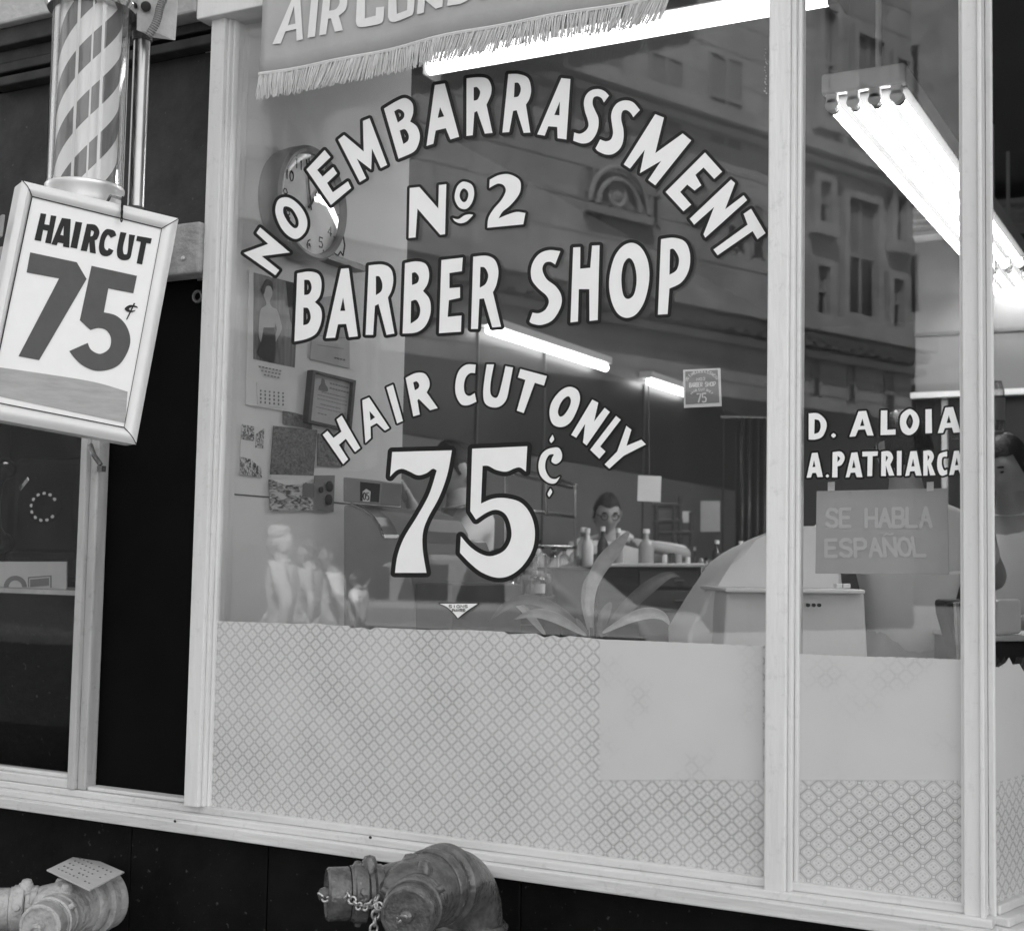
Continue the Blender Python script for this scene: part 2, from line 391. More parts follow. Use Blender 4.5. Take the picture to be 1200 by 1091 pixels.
# stepped moulding and dark boards over the doorway left of the window
m = MB()
m.box(-3.6, -2.45, -.028, .02, 2.565, 2.612).box(-3.6, -2.147, -.004, .03, 2.505, 2.53).box(-3.6, -2.45, .0, .03, 2.53, 2.565).box(-2.9, -2.147, -.014, .03, 2.465, 2.49)
m.build('head_moulding', M['board'], bld, bevel=.004)
MB().box(-3.6, -2.147, .03, .05, 2.03, 2.465).build('dark_board', M['board'], bld)
lin = MB().box(-3.6, -2.146, -.045, .02, 1.909, 2.03).build('lintel', M['lintel'], bld, bevel=.006)
MB().torus((-2.20, .02, 1.868), (0, 1, 0), .013, .004, 14, 6).build('ring', M['iron'], bld)
bt = MB().ball((-2.19, -.047, 1.945), .006, .004, .006).build('bolt', M['chain'], bld)
# black bulkhead below the sill
m = MB()
for a, b in ((-3.6, -2.33), (-2.327, -1.93), (-1.927, -1.30), (-1.297, -.45)): m.box(a, b, .005, .03, .0, .622)
m.build('bulkhead', M['black'], bld, bevel=.002)
MB().obox(RC + RD * .82 + RN * -.02 + ZZ * .31, RD, RN, ZZ, .80, .012, .31).build('bulkhead', M['black'], bld)
# closed-in black doorway panel
MB().box(-2.48, -2.140, .032, .05, .69, 1.909).build('black_panel', M['void'], bld)
# inner shell of the shop
m = MB()
m.box(-2.24, -2.115, .062, .80, .0, 3.4).box(-3.5, -2.24, .72, .80, .0, 3.4)
m.build('partition', M['wall_in'], bld)
MB().box(-2.115, -2.1135, .06, .80, 1.3985, 1.402).build('panel_joint', M['greyd'], bld)
MB().box(-3.52, -3.4, .80, 9.0, 0, 3.4).build('side_wall', M['wall_mid'], bld)
MB().box(-3.52, 1.2, 9.0, 9.15, 0, 3.4).build('back_wall', M['wall_mid'], bld)
MB().box(.95, 1.15, 1.6, 9.0, 0, 3.4).build('side_wall', M['wall_mid'], bld)
MB().box(-3.52, 1.2, .06, 9.15, 3.3, 3.44).build('ceiling', M['ceil'], bld)
MB().box(-3.52, 1.2, .05, 9.15, -.02, .05).build('shop_floor', M['floor_in'], bld)
MB().box(RE.x - .02, .95, 1.6, 1.64, 0, 3.3).build('entrance_wall_and_bounce_skin', M['board'], bld)
MB().box(RE.x - .02, .95, 1.641, 1.68, 0, 3.3).build('entrance_wall_and_bounce_skin', M['wall_in'], bld)  # bright inner skin added to bounce light onto the far-right barber
MB().box(-3.6, -2.24, .9 - .2, .72, 0, 3.4).box(-3.62, -3.56, .0, .75, 0, 3.4).build('display_back', M['void'], bld)

# ================================================================== window joinery
fr = thing('storefront_frame', 'white painted timber frame with mullion, corner post and stepped sill around the barber shop glass', 'window frame', (-1.3, 0, .66))
M_ = M['frame']
jb = MB().box(-2.145, -2.104, -.03, .063, .6895, 2.54).box(-2.104, -2.096, -.020, .03, .6895, 2.53).box(-2.096, -2.089, -.010, .025, .6895, 2.53).box(-2.150, -2.1452, -.004, .035, .6895, 2.54)
jb.build('jamb', M_, fr, bevel=.003)
MB().box(-2.174, -.2, -.050, .03, 2.512, 2.5745).build('head_rail', M_, fr, bevel=.003)
mu = MB().box(-.787, -.748, -.030, .035, .672, 2.53).box(-.748, -.739, -.021, .03, .672, 2.53).box(-.739, -.731, -.010, .02, .672, 2.53).box(-.795, -.787, -.008, .02, .672, 2.53)
mu.build('mullion', M_, fr, bevel=.0025)
cp = MB().box(-.440, -.412, -.022, .03, .672, 2.53).box(-.412, -.404, -.030, .03, .672, 2.53).box(-.447, -.440, -.008, .02, .672, 2.53)
cp.obox(RC + RD * .004 + RN * .004 + ZZ * 1.60, RD, RN, ZZ, .004, .006, .928)
cp.build('corner_post', M_, fr, bevel=.0025)
sl = MB().box(-3.6, -.402, -.014, .03, .6735, .690).box(-3.6, -.392, -.034, .03, .658, .6735).box(-3.6, -.385, -.052, .03, .6325, .658)
sl.box(-2.467, -2.147, -.004, .03, .6905, .700)
sl.obox(RC + RD * .80 + RN * .000 + ZZ * .6817, RD, RN, ZZ, .79, .014, .0082)
sl.obox(RC + RD * .80 + RN * .014 + ZZ * .6657, RD, RN, ZZ, .80, .020, .0078)
sl.obox(RC + RD * .80 + RN * .028 + ZZ * .6452, RD, RN, ZZ, .81, .024, .0127)
sl.build('sill', M['sill'], fr, bevel=.003)
MB().obox(RC + RD * 1.62 + ZZ * 1.6, RD, RN, ZZ, .03, .03, .93).obox(RC + RD * .82 + ZZ * 2.6, RD, RN, ZZ, .84, .03, .07).build('return_frame', M_, fr)
MB().obox(RC + RD * .82 + RN * -.03 + ZZ * 3.0, RD, RN, ZZ, .86, .03, .42).build('return_panel', M['board'], fr)
MB().box(-2.15, -.40, .021, .06, 2.5755, 3.45).build('transom_board', M['board'], fr)
# nail heads and chips of old paint on the sill
for (px, py) in ((434, 981), (205, 962)): MB().ball(at(px, py, -.0525), .004, .0015, .003, 8, 5).build('nail_head', M['ink'], fr)

# ================================================================== patterned film: lattice of rounded lozenges
PX, PZ = .0366, .0333
def film_mat(name, pattern, c0=.61, line=.22, PX=.0318, PZ=.0296):
    m = bpy.data.materials.new(name); m.use_nodes = True; t = m.node_tree; b = t.nodes['Principled BSDF']
    b.inputs['Roughness'].default_value = .7; b.inputs['Specular IOR Level'].default_value = .15
    N = lambda op, *a: nd(t, op, *a)
    uv = t.nodes.new('ShaderNodeUVMap'); sp = t.nodes.new('ShaderNodeSeparateXYZ'); t.links.new(uv.outputs[0], sp.inputs[0])
    u = N('DIVIDE', sp.outputs[0], PX); v = N('DIVIDE', sp.outputs[1], PZ)
    p = N('ADD', u, v); q = N('SUBTRACT', u, v)
    dp = N('ABSOLUTE', N('SUBTRACT', N('FRACT', N('ADD', p, .5)), .5)); dq = N('ABSOLUTE', N('SUBTRACT', N('FRACT', N('ADD', q, .5)), .5))
    def rsq(e): return N('POWER', N('ADD', N('POWER', dp, e), N('POWER', dq, e)), 1 / e)
    r5 = rsq(5.0); r2 = rsq(2.0)
    def band(x, c, w): return N('MAXIMUM', N('SUBTRACT', 1.0, N('DIVIDE', N('ABSOLUTE', N('SUBTRACT', x, c)), w)), 0.0)
    outer = N('MULTIPLY', band(r5, .478, .055), .95); inner = N('MULTIPLY', band(r5, .375, .04), .6); dot = N('MULTIPLY', band(r2, 0, .10), 1.0)
    cx = N('SUBTRACT', .5, dp); cy = N('SUBTRACT', .5, dq); rc = N('POWER', N('ADD', N('MULTIPLY', cx, cx), N('MULTIPLY', cy, cy)), .5)
    ring = N('MULTIPLY', band(rc, .13, .035), .6); hub = N('MULTIPLY', band(rc, 0, .1), 1.2)
    pet = N('MULTIPLY', N('MULTIPLY', band(r2, .21, .07), N('GREATER_THAN', N('ABSOLUTE', N('SUBTRACT', dp, dq)), .09)), .45)
    k = N('ADD', N('MAXIMUM', outer, ring), N('ADD', inner, N('ADD', dot, pet)))
    k = N('MAXIMUM', N('SUBTRACT', N('MINIMUM', k, 1.0), hub), 0.0)
    no = t.nodes.new('ShaderNodeTexNoise'); no.inputs['Scale'].default_value = 7; no.inputs['Detail'].default_value = 6
    t.links.new(uv.outputs[0], no.inputs['Vector'])
    wear = t.nodes.new('ShaderNodeMapRange'); wear.inputs['From Min'].default_value = .35; wear.inputs['From Max'].default_value = .62
    wear.inputs['To Min'].default_value = 1.0 if pattern else .55; wear.inputs['To Max'].default_value = .75 if pattern else 0.0
    if not pattern: wear.inputs['From Min'].default_value = .34; wear.inputs['From Max'].default_value = .47
    t.links.new(no.outputs[0], wear.inputs[0])
    k = N('MULTIPLY', k, wear.outputs[0])
    base = N('ADD', c0 * .93, N('MULTIPLY', no.outputs[0], c0 * .14))
    col = N('SUBTRACT', base, N('MULTIPLY', k, c0 - line))
    t.links.new(col, b.inputs['Base Color'])
    return m
def nd(t, op, *a):
    n = t.nodes.new('ShaderNodeMath'); n.operation = op
    for i, x in enumerate(a):
        if isinstance(x, (int, float)): n.inputs[i].default_value = x
        else: t.links.new(x, n.inputs[i])
    return n.outputs[0]
M['film'] = film_mat('patterned_film', True)
M['plain'] = film_mat('faded_film', False, c0=.56, line=.34)
M['film_big'] = film_mat('patterned_film', True, PX=.0366, PZ=.0330)

def sheet(name, pts, axis, m, parent, back, label=None):
    """flat sheet with UVs in metres: u along the glass, v up"""
    pts = [Vector(p) for p in pts]
    o = MB().slab(pts, back).build(name, m, parent)
    uvl = o.data.uv_layers.new(name='UVMap')
    for l in o.data.loops:
        co = o.data.vertices[l.vertex_index].co; uvl.data[l.index].uv = (co.dot(axis), co.z)
    if label: o['label'] = label
    return o

X_ = Vector((1, 0, 0))
def ragged(ptspx, Y, xr, zb):
    pts = [at(a, b, Y) for a, b in ptspx]
    return pts
# ------------------------------------------------------------------ main pane
win = thing('shop_window', 'large plate glass window lettered NO EMBARRASSMENT No 2 BARBER SHOP HAIR CUT ONLY 75¢', 'window', (-1.45, 0, .69))
MB().box(-2.112, -.787, 0, .006, .688, 2.532).build('pane', M['glass'], win)
top = [(246, 727), (300, 729), (352, 731), (368, 730), (392, 733), (408, 733), (412, 736), (424, 735), (434, 738), (440, 735), (456, 736), (500, 738), (548, 738), (590, 740), (596, 743), (628, 742), (638, 747), (648, 744), (656, 747), (668, 745), (705, 749), (760, 751), (830, 754), (898, 757)]
pts = [at(a, b, -.001) for a, b in top]
pts = [Vector((-2.091, -.001, pts[0].z))] + pts[1:-1] + [Vector((-.794, -.001, pts[-1].z)), Vector((-.794, -.001, .689)), Vector((-2.091, -.001, .689))]
sheet('patterned_film', pts, X_, M['film'], win, (0, .0006, 0))
pts = [at(a, b, -.0017) for a, b in ((703, 749.5), (760, 751.5), (894, 757.5), (894, 914), (703, 914))]
sheet('blank_sheet', pts, X_, M['plain'], win, (0, .0005, 0), 'plain pale sheet covering the upper right of the patterned film')
NEI = ["190,692 380,852 200,875 312,965 288,997 85,855 242,797 167,728",
 "~318,507 ~372,502 ~430,540 ~475,600 ~492,665 ~475,725 ~425,765 ~370,745 ~320,685 ~290,605 ~293,545|~350,557 ~390,570 ~420,610 ~437,655 ~430,690 ~405,695 ~370,660 ~342,610 ~337,575",
 "487,322 603,198 640,243 555,325 590,368 657,307 682,347 618,408 655,468 752,398 772,440 643,548",
 "690,132 727,102 853,208 848,12 890,-5 1002,293 962,313 905,187 900,322 808,252 868,378 828,402"]
lettering(NEI, 270, 140, 5.455, 3.0, win, 'white letters NO EM of the arched top line')
BARR = ["55,315 ~130,270 ~190,248 ~235,280 ~241,340 222,398 ~265,430 ~284,490 ~270,555 ~238,595 148,635|120,333 ~150,318 ~182,340 ~180,375 143,405|155,455 ~190,447 ~213,485 ~208,520 178,542",
 "380,165 443,155 535,495 480,512 450,440 385,455 370,540 327,553|413,305 440,365 398,375",
 "583,122 ~660,115 ~715,125 ~740,170 ~738,225 710,290 748,470 700,475 650,330 632,340 622,485 582,490|628,180 ~650,178 ~670,210 ~655,255 628,265",
 "850,95 ~915,95 ~975,120 ~995,190 ~985,250 962,290 990,468 948,470 903,325 880,330 855,465 812,468|890,150 ~915,152 ~930,190 ~915,235 885,243"]
lettering(BARR, 440, 70, 5.455, 3.3, win, 'white letters BARR of the arched top line')
ASS = ["395,150 467,158 435,640 365,630 362,540 290,535 262,610 202,600|383,335 380,448 338,445",
 "775,290 735,345 ~715,310 ~680,295 ~650,310 ~645,360 ~665,410 ~690,470 ~690,540 ~665,610 ~620,660 ~560,672 490,650 498,585 ~545,595 ~590,570 ~612,530 ~605,480 ~585,420 ~575,350 ~590,290 ~630,250 ~690,238 ~740,255",
 "1022,405 970,462 ~945,425 ~910,405 ~880,420 ~873,480 ~890,560 ~890,640 ~865,710 ~810,755 ~750,760 ~690,735 668,712 705,640 ~750,655 ~790,640 ~808,590 ~800,520 ~793,450 ~810,390 ~850,345 ~910,328 ~970,345"]
lettering(ASS, 600, 70, 6.819, 3.2, win, 'white letters ASS of the arched top line')
MENT = ["275,82 333,105 275,345 460,212 517,258 275,560 228,525 315,395 172,478 205,320 105,448 63,420",
 "610,340 725,468 672,517 600,440 545,490 585,560 540,595 490,555 443,605 517,690 465,735 345,605",
 "785,522 812,545 745,722 870,628 893,660 612,912 600,890 672,705 537,825 507,785",
 "920,718 1017,882 963,922 930,868 695,1030 667,992 897,825 870,752"]
lettering(MENT, 720, 120, 5.742, 3.0, win, 'white letters MENT of the arched top line')
NO2 = ["135,165 210,157 358,325 363,142 420,135 410,525 373,530 195,325 180,550 127,555",
 "~560,115 ~620,140 ~638,205 ~620,280 ~575,328 ~520,315 ~487,250 ~495,180 ~520,135|~557,168 ~587,190 ~592,228 ~575,268 ~548,272 ~525,235 ~532,190",
 "470,400 ~515,408 ~560,380 ~600,370 630,375 ~580,425 ~530,440 ~490,425",
 "760,100 ~830,65 ~910,58 ~985,95 ~1003,150 ~985,220 ~920,300 ~860,350 828,403 ~900,372 ~970,352 1038,360 1022,448 742,475 ~750,400 ~790,330 ~850,260 ~885,190 ~870,145 ~830,130 ~790,145 757,165"]
lettering(NO2, 460, 196, 6.667, 2.6, win, 'white letters No 2')
BARBER = ["85,280 ~150,270 ~200,285 ~216,335 ~207,400 180,435 ~212,470 ~216,530 ~190,600 ~140,632 70,648|122,315 ~150,318 ~163,355 ~150,390 122,397|118,465 ~145,470 ~158,515 ~145,550 117,560",
 "322,255 363,252 412,620 365,625 350,553 305,555 290,627 240,630|333,408 345,482 317,483",
 "472,237 ~545,232 ~590,255 ~604,310 ~595,370 575,410 610,605 568,612 525,445 505,455 495,612 455,612|510,295 ~530,298 ~545,335 ~540,375 510,398",
 "668,225 ~730,215 ~780,230 ~798,280 ~790,335 765,375 ~800,420 ~806,490 ~780,560 ~730,598 655,605|705,278 ~725,275 ~743,300 ~735,330 705,343|700,430 ~730,425 ~750,470 ~740,520 698,552",
 "865,208 980,195 975,268 908,278 908,360 965,355 965,412 905,425 898,515 973,508 970,595 852,603",
 "1037,190 ~1110,185 ~1155,210 ~1173,270 ~1162,340 1143,382 1187,568 1140,572 1095,415 1070,418 1062,580 1025,580|1075,245 ~1100,250 ~1118,290 ~1105,335 1072,358"]
lettering(BARBER, 330, 260, 4.615, 3.1, win, 'white word BARBER')
SHOP = ["400,160 372,232 ~345,217 ~315,225 ~303,260 ~325,310 ~375,350 ~405,400 ~402,460 ~360,530 ~300,558 ~250,552 233,540 250,492 ~285,495 ~320,475 ~338,435 ~325,400 ~280,360 ~245,310 ~245,240 ~280,180 ~335,155",
 "470,140 508,138 507,255 562,250 572,130 612,128 602,532 558,537 557,365 500,365 495,540 455,545",
 "~790,115 ~840,145 ~875,220 ~880,320 ~855,430 ~810,500 ~755,520 ~705,490 ~672,410 ~665,310 ~690,200 ~735,135|~772,197 ~800,230 ~813,310 ~800,390 ~768,418 ~740,395 ~730,310 ~742,230",
 "945,95 ~1015,88 ~1075,110 ~1101,175 ~1095,260 ~1055,328 990,362 980,500 928,503|993,150 ~1015,150 ~1042,200 ~1030,260 990,288"]
lettering(SHOP, 570, 260, 4.615, 3.3, win, 'white word SHOP')
HAIR = ["50,597 83,570 125,620 182,575 147,490 183,462 313,690 277,718 212,625 163,668 228,770 193,803",
 "328,355 375,335 518,550 487,568 430,515 385,540 388,620 350,655|378,430 418,475 385,497",
 "498,265 543,245 613,500 573,518",
 "633,198 ~700,165 ~760,165 ~794,205 ~800,255 780,300 858,410 805,425 725,345 715,355 732,455 687,468|685,230 ~710,222 ~728,245 ~722,270 697,285",
 "1125,105 1120,165 ~1085,165 ~1055,195 ~1042,250 ~1050,305 ~1080,325 1118,305 1130,365 ~1070,390 ~1020,380 ~985,310 ~985,220 ~1010,145 ~1060,105"]
lettering(HAIR, 370, 410, 6.0, 2.0, win, 'white letters HAIR C of the small arched line')
UTO = ["3,103 53,103 ~30,230 ~30,310 ~60,338 ~85,320 ~110,230 135,115 187,125 ~165,240 ~140,350 ~90,400 ~30,402 ~-12,370 ~-22,300 ~-12,200",
 "240,135 425,185 405,252 340,232 262,445 215,428 275,212 222,195",
 "~600,262 ~645,290 ~658,350 ~635,430 ~590,510 ~530,543 ~470,525 ~445,460 ~455,380 ~500,310 ~550,270|~580,328 ~595,360 ~580,410 ~545,460 ~515,468 ~503,435 ~520,380 ~550,340",
 "745,350 787,372 757,505 832,408 868,437 705,672 680,652 695,520 632,618 597,598",
 "912,465 945,492 800,680 838,715 795,765 730,703",
 "985,535 1020,562 985,675 1090,632 1122,665 965,745 865,835 832,805 920,715"]
lettering(UTO, 570, 410, 6.0, 2.0, win, 'white letters UT ONLY of the small arched line')
SEV = ["103,155 467,145 ~440,290 ~390,430 ~320,560 ~290,650 ~290,760 312,893 120,893 ~135,790 ~175,680 ~260,540 ~330,410 375,268 ~350,258 ~310,285 ~260,297 ~210,275 ~165,258 ~125,270 90,305",
 "592,135 928,120 920,275 ~885,250 ~850,255 ~800,275 ~740,265 ~690,240 655,240 645,470 ~720,440 ~800,437 ~890,465 ~950,540 ~975,640 ~960,750 ~900,850 ~820,910 ~740,922 ~650,890 ~580,835 517,770 522,670 ~580,735 ~650,780 ~715,790 ~790,755 ~830,680 ~825,600 ~795,535 ~740,508 ~680,525 615,568 580,515"]
lettering(SEV, 440, 500, 5.217, 4.4, win, 'big white figures 75')
CENT = ["~1080,130 ~1120,130 ~1140,165 ~1135,205 ~1105,228 ~1078,215 1080,190 ~1090,170 ~1060,175 ~1040,215 ~1040,265 ~1065,310 ~1100,320 1128,305 ~1100,345 ~1055,342 ~1010,300 ~997,240 ~1010,180 ~1040,145",
 "1083,50 ~1092,78 1075,100 ~1065,82", "1070,378 ~1080,400 1062,430 ~1053,410"]
lettering(CENT, 440, 500, 5.217, 1.8, win, 'white cent sign')
# sign painter's little triangle
lettering(["225,258 900,258 ~760,350 ~650,430 550,515 ~480,430 ~360,320"], 500, 690, 15.0, .9, win, 'small white triangle with fine print of the sign painter')
flat_mesh('fine_print', word('SIGNS', ((526, 709), (548, 709), (548, 712), (526, 712)), .7) + word('PAINTED', ((530, 713.5), (545, 713.5), (545, 716.5), (530, 716.5)), .7), plane_y(-.0027), M['ink'], win, .0003)

sm_ = MB()
for k in range(16):
    px_, py_ = 897.5 + random.uniform(-1.6, 1.2), 58 + k * 3.4 + random.uniform(-1, 1); w_ = random.uniform(.4, 1.3); h_ = random.uniform(1.2, 3.2)
    sm_.slab([at(px_ - w_, py_, -.0006), at(px_ + w_, py_ + .6, -.0006), at(px_ + w_ * .6, py_ + h_, -.0006), at(px_ - w_ * .8, py_ + h_ * .8, -.0006)], (0, .0004, 0))
sm_.build('paint_smear', M['paper_g'], win)
# ------------------------------------------------------------------ right-hand pane
rw = thing('shop_window', 'narrow plate glass window lettered D. ALOIA and A.PATRIARCA', 'window', (-.59, 0, .69))
MB().box(-.731, -.447, 0, .006, .688, 2.532).build('pane', M['glass'], rw)
za = at(937, 766, -.001).z
sheet('patterned_film', [(-.732, -.001, za), at(1010, 769, -.001), at(1060, 770, -.001), (-.446, -.001, at(1134, 773, -.001).z), (-.446, -.001, .689), (-.732, -.001, .689)], X_, M['film_big'], rw, (0, .0006, 0))
sheet('blank_sheet', [(-.7315, -.0017, za - .0005), at(1010, 769.5, -.0017), (-.4465, -.0017, at(1134, 773.5, -.0017).z), (-.4465, -.0017, at(1134, 915, -.0017).z), (-.7315, -.0017, at(936, 914, -.0017).z)], X_, M['plain'], rw, (0, .0005, 0), 'plain pale sheet covering the top of the patterned film')
DA = ["62,95 ~115,95 ~155,130 ~163,172 ~140,225 ~100,243 62,243|95,128 ~120,135 ~130,165 ~120,200 93,212", "~203,207 ~216,220 ~203,233 ~190,220",
 "345,83 388,80 430,220 395,220 382,185 343,188 327,225 293,228|367,123 378,165 353,167", "472,78 508,78 508,188 555,185 555,215 470,218",
 "~635,70 ~675,95 ~690,140 ~675,190 ~635,218 ~595,200 ~580,150 ~590,100|~637,100 ~655,140 ~637,182 ~615,145", "725,72 760,70 762,207 725,208",
 "838,62 882,58 925,202 885,205 875,175 835,178 825,205 795,207|858,105 870,148 845,150"]
lettering(DA, 935, 465, 4.848, 1.9, rw, 'white name D. ALOIA')
AP = ["80,320 112,317 142,455 112,457 103,432 82,433 75,458 50,460|92,360 100,398 83,400", "~168,441 ~177,450 ~168,459 ~159,450",
 "198,315 ~245,312 ~266,345 ~250,385 225,395 225,458 195,458|225,335 ~240,350 225,372", "305,318 338,315 367,457 335,457 325,430 300,432 292,457 272,458|318,358 328,403 308,405",
 "367,312 455,310 453,335 425,337 422,450 395,452 397,338 367,340", "475,312 ~520,310 ~541,345 525,385 548,447 518,448 500,390 500,450 473,450|500,335 ~512,345 500,370",
 "563,308 590,307 588,447 563,447", "640,310 675,308 703,448 672,448 663,422 638,424 632,448 610,450|655,350 663,395 645,396",
 "713,308 ~755,306 ~773,340 757,380 782,445 752,447 737,385 737,447 713,448|737,330 ~748,342 737,365",
 "848,310 848,340 ~822,345 ~818,385 ~832,418 848,412 848,440 ~815,448 ~795,415 ~792,365 ~805,325", "888,308 915,306 950,438 922,440 913,415 892,417 885,443 860,445|903,345 912,388 893,390"]
lettering(AP, 935, 465, 4.848, 1.9, rw, 'white name A.PATRIARCA')
# ------------------------------------------------------------------ splayed return pane
qw = thing('shop_window', 'splayed side pane of the shop front beyond the corner post', 'window', (RC.x, RC.y, .69))
MB().obox(RC + RD * .82 + RN * -.006 + ZZ * 1.61, RD, RN, ZZ, .78, .003, .922).build('pane', M['glass'], qw)
zq = 1.1
qp = [(.011, 1.09), (.04, 1.088), (.07, 1.094), (.085, 1.103), (.10, 1.09), (.13, 1.09), (.15, 1.075), (.17, 1.10), (.22, 1.095), (1.55, 1.10), (1.55, .69), (.011, .69)]
sheet('patterned_film', [RC + RD * s + RN * .0015 + ZZ * z for s, z in qp], RD, M['film'], qw, RN * -.0006)
qp2 = [(.012, 1.088), (.041, 1.086), (.07, 1.092), (.085, 1.101), (.10, 1.088), (.13, 1.088), (.15, 1.073), (.17, 1.098), (.22, 1.093), (.6, 1.09), (.6, .905), (.012, .892)]
sheet('blank_sheet', [RC + RD * s + RN * .0022 + ZZ * z for s, z in qp2], RD, M['plain'], qw, RN * -.0005, 'plain torn-topped sheet over the patterned film')
# ================================================================== street front, left part
nb = thing('display_window', 'dark narrow window left of the black doorway, pay telephone and card behind its glass', 'window', (-2.75, 0, .69))
MB().box(-2.518, -2.496, -.02, .03, .6905, 1.909).box(-2.496, -2.470, -.008, .03, .6905, 1.909).build('post', M['frame_grey'], nb, bevel=.004)
MB().box(-3.6, -2.518, -.012, .05, .6905, .712).box(-3.6, -2.518, .0, .03, .712, .722).build('bottom_rail', M['sill'], nb, bevel=.003)
MB().box(-3.6, -2.515, .012, .018, .720, 1.909).build('pane', glass_mat('dim_glass', base=.012, power=5.5, tint=.9), nb)
mm = MB(); a = at(106, 521, -.024); b = at(118, 545, -.024)
mm.tube([a, a.lerp(b, .5) + Vector((0, -.006, 0)), b], .006, 8); mm.box(b.x - .008, b.x + .008, -.028, -.014, b.z - .016, b.z - .002)
mm.build('latch', M['iron'], nb)
MB().box(-3.6, -2.505, .06, .30, at(88, 692, .06).z - .012, at(88, 692, .06).z).build('shelf', M['frame_grey'], nb)
MB().box(-3.6, -2.5, .12, .13, .69, at(88, 694, .06).z - .012).build('back_panel', M['black'], nb)
zs = at(88, 692, .06).z
cpx = plane_y(.10)
card = MB().slab([at(78, 658, .10), at(-60, 658, .10), Vector((at(-60, 690, .1).x, .10, zs + .001)), Vector((at(78, 690, .1).x, .10, zs + .001))], (0, .003, 0)).build('price_card', M['paper_g'], None)
tag(card, 'pale card with a dark arch and framed dark box standing on the display shelf', 'card')
def arc(cx, cy, r, a0, a1, n=14): return [(cx + r * math.cos(rad(a0 + (a1 - a0) * i / n)), cy - r * math.sin(rad(a0 + (a1 - a0) * i / n))) for i in range(n + 1)]
flat_mesh('figure', [[arc(18, 688, 13.5, 0, 180) + arc(18, 688, 8, 180, 0)], [[(33, 676), (60.5, 674), (60.5, 688.5), (59, 688.5), (59, 675.5), (34, 677.5), (34, 688), (33, 688)]], [[(35.5, 679), (57.5, 677), (57.5, 686), (35.5, 688)]]], plane_y(.0995), M['ink_g'], card)
ph = thing('pay_telephone', 'black rotary dial pay telephone behind the dark glass above the shelf', 'telephone', P(50, 640, 3.8))
pc = P(52, 594, 3.8); pn = (CAM - pc); pn.z = 0; pn.normalize(); pn = (pn + Vector((-.35, -.4, 0))).normalized(); pr = ZZ.cross(pn) ; pr.normalize()
MB().obox(pc - pn * .075 + ZZ * -.0, pr, pn, ZZ, .10, .07, .135).obox(pc - pn * .09 + pr * 0 + ZZ * -.16, pr, pn, ZZ, .11, .09, .04).build('housing', M['black'], ph, bevel=.02)
MB().lathe(pc - pn * .008, pn, [(.048, 0), (.048, .008), (.03, .013), (.0, .014)], 28).build('dial', M['black'], ph, smooth=True)
mm = MB()
for k in range(11):
    t = rad(35 + 28 * k); mm.lathe(pc + pn * .002 + (pr * math.cos(t) + ZZ * math.sin(t)) * .0365, pn, [(.0052, 0), (.0048, .002)], 10)
mm.build('number_ring', M['fixt'], ph)
hp = pc - pr * .105 + pn * .03
MB().tube([hp + ZZ * z + pn * d for z, d in ((-.10, .0), (-.06, .03), (0, .04), (.06, .03), (.10, .0))], [.02, .014, .012, .014, .02], 12).lathe(hp + ZZ * .10 + pn * -.02, pn, [(.026, 0), (.03, .025), (.02, .035)], 16).lathe(hp - ZZ * .10 + pn * -.02, pn, [(.026, 0), (.03, .025), (.02, .035)], 16).build('handset', M['black'], ph, smooth=True)
MB().obox(pc - pr * .058 + ZZ * .062 + pn * .002, pr + ZZ * 1.2, pn, ZZ - pr * .6, .02, .008, .006).build('coin_chute', M['chrome'], ph, bevel=.002)
MB().ball(hp + ZZ * .115 + pn * .018 + pr * .012, .011, .006, .006).build('hook', M['chrome'], ph, smooth=True)

# ================================================================== barber pole
pb = P(104, 110, 2.98); bx, by = pb.x, pb.y
def zat(py, px=104, D=2.98): return P(px, py, D).z
pole = thing('barber_pole', 'glass barber pole with spiral stripes and chrome caps on the dark wall', 'barber pole', (bx, by, zat(235)))
def stripe_mat():
    m = bpy.data.materials.new('spiral_stripes'); m.use_nodes = True; t = m.node_tree; b = t.nodes['Principled BSDF']; b.inputs['Roughness'].default_value = .45
    tc = t.nodes.new('ShaderNodeTexCoord'); sp = t.nodes.new('ShaderNodeSeparateXYZ'); t.links.new(tc.outputs['Object'], sp.inputs[0])
    N = lambda op, *a: nd(t, op, *a)
    th = N('ARCTAN2', N('SUBTRACT', sp.outputs[1], by), N('SUBTRACT', sp.outputs[0], bx))
    ph_ = N('FRACT', N('ADD', N('DIVIDE', N('SUBTRACT', sp.outputs[2], N('MULTIPLY', th, .476 / (2 * math.pi))), .119), 20.30))
    k = N('GREATER_THAN', ph_, .5)
    no = t.nodes.new('ShaderNodeTexNoise'); no.inputs['Scale'].default_value = 25; t.links.new(tc.outputs['Object'], no.inputs['Vector'])
    c = N('ADD', N('ADD', .09, N('MULTIPLY', no.outputs[0], .06)), N('MULTIPLY', k, .62)); t.links.new(c, b.inputs['Base Color'])
    return m
z0, z1 = zat(228), zat(6)
MB().lathe((bx, by, z0), ZZ, [(.0640, 0), (.0640, z1 - z0)], 48).build('striped_drum', stripe_mat(), pole, smooth=True)
MB().lathe((bx, by, z0), ZZ, [(.0806, 0), (.0806, z1 - z0)], 48, caps=False).lathe((bx, by, z0), ZZ, [(.0776, 0), (.0776, z1 - z0)], 48, caps=False).build('glass_cylinder', M['thin_glass'], pole, smooth=True, fix=False)
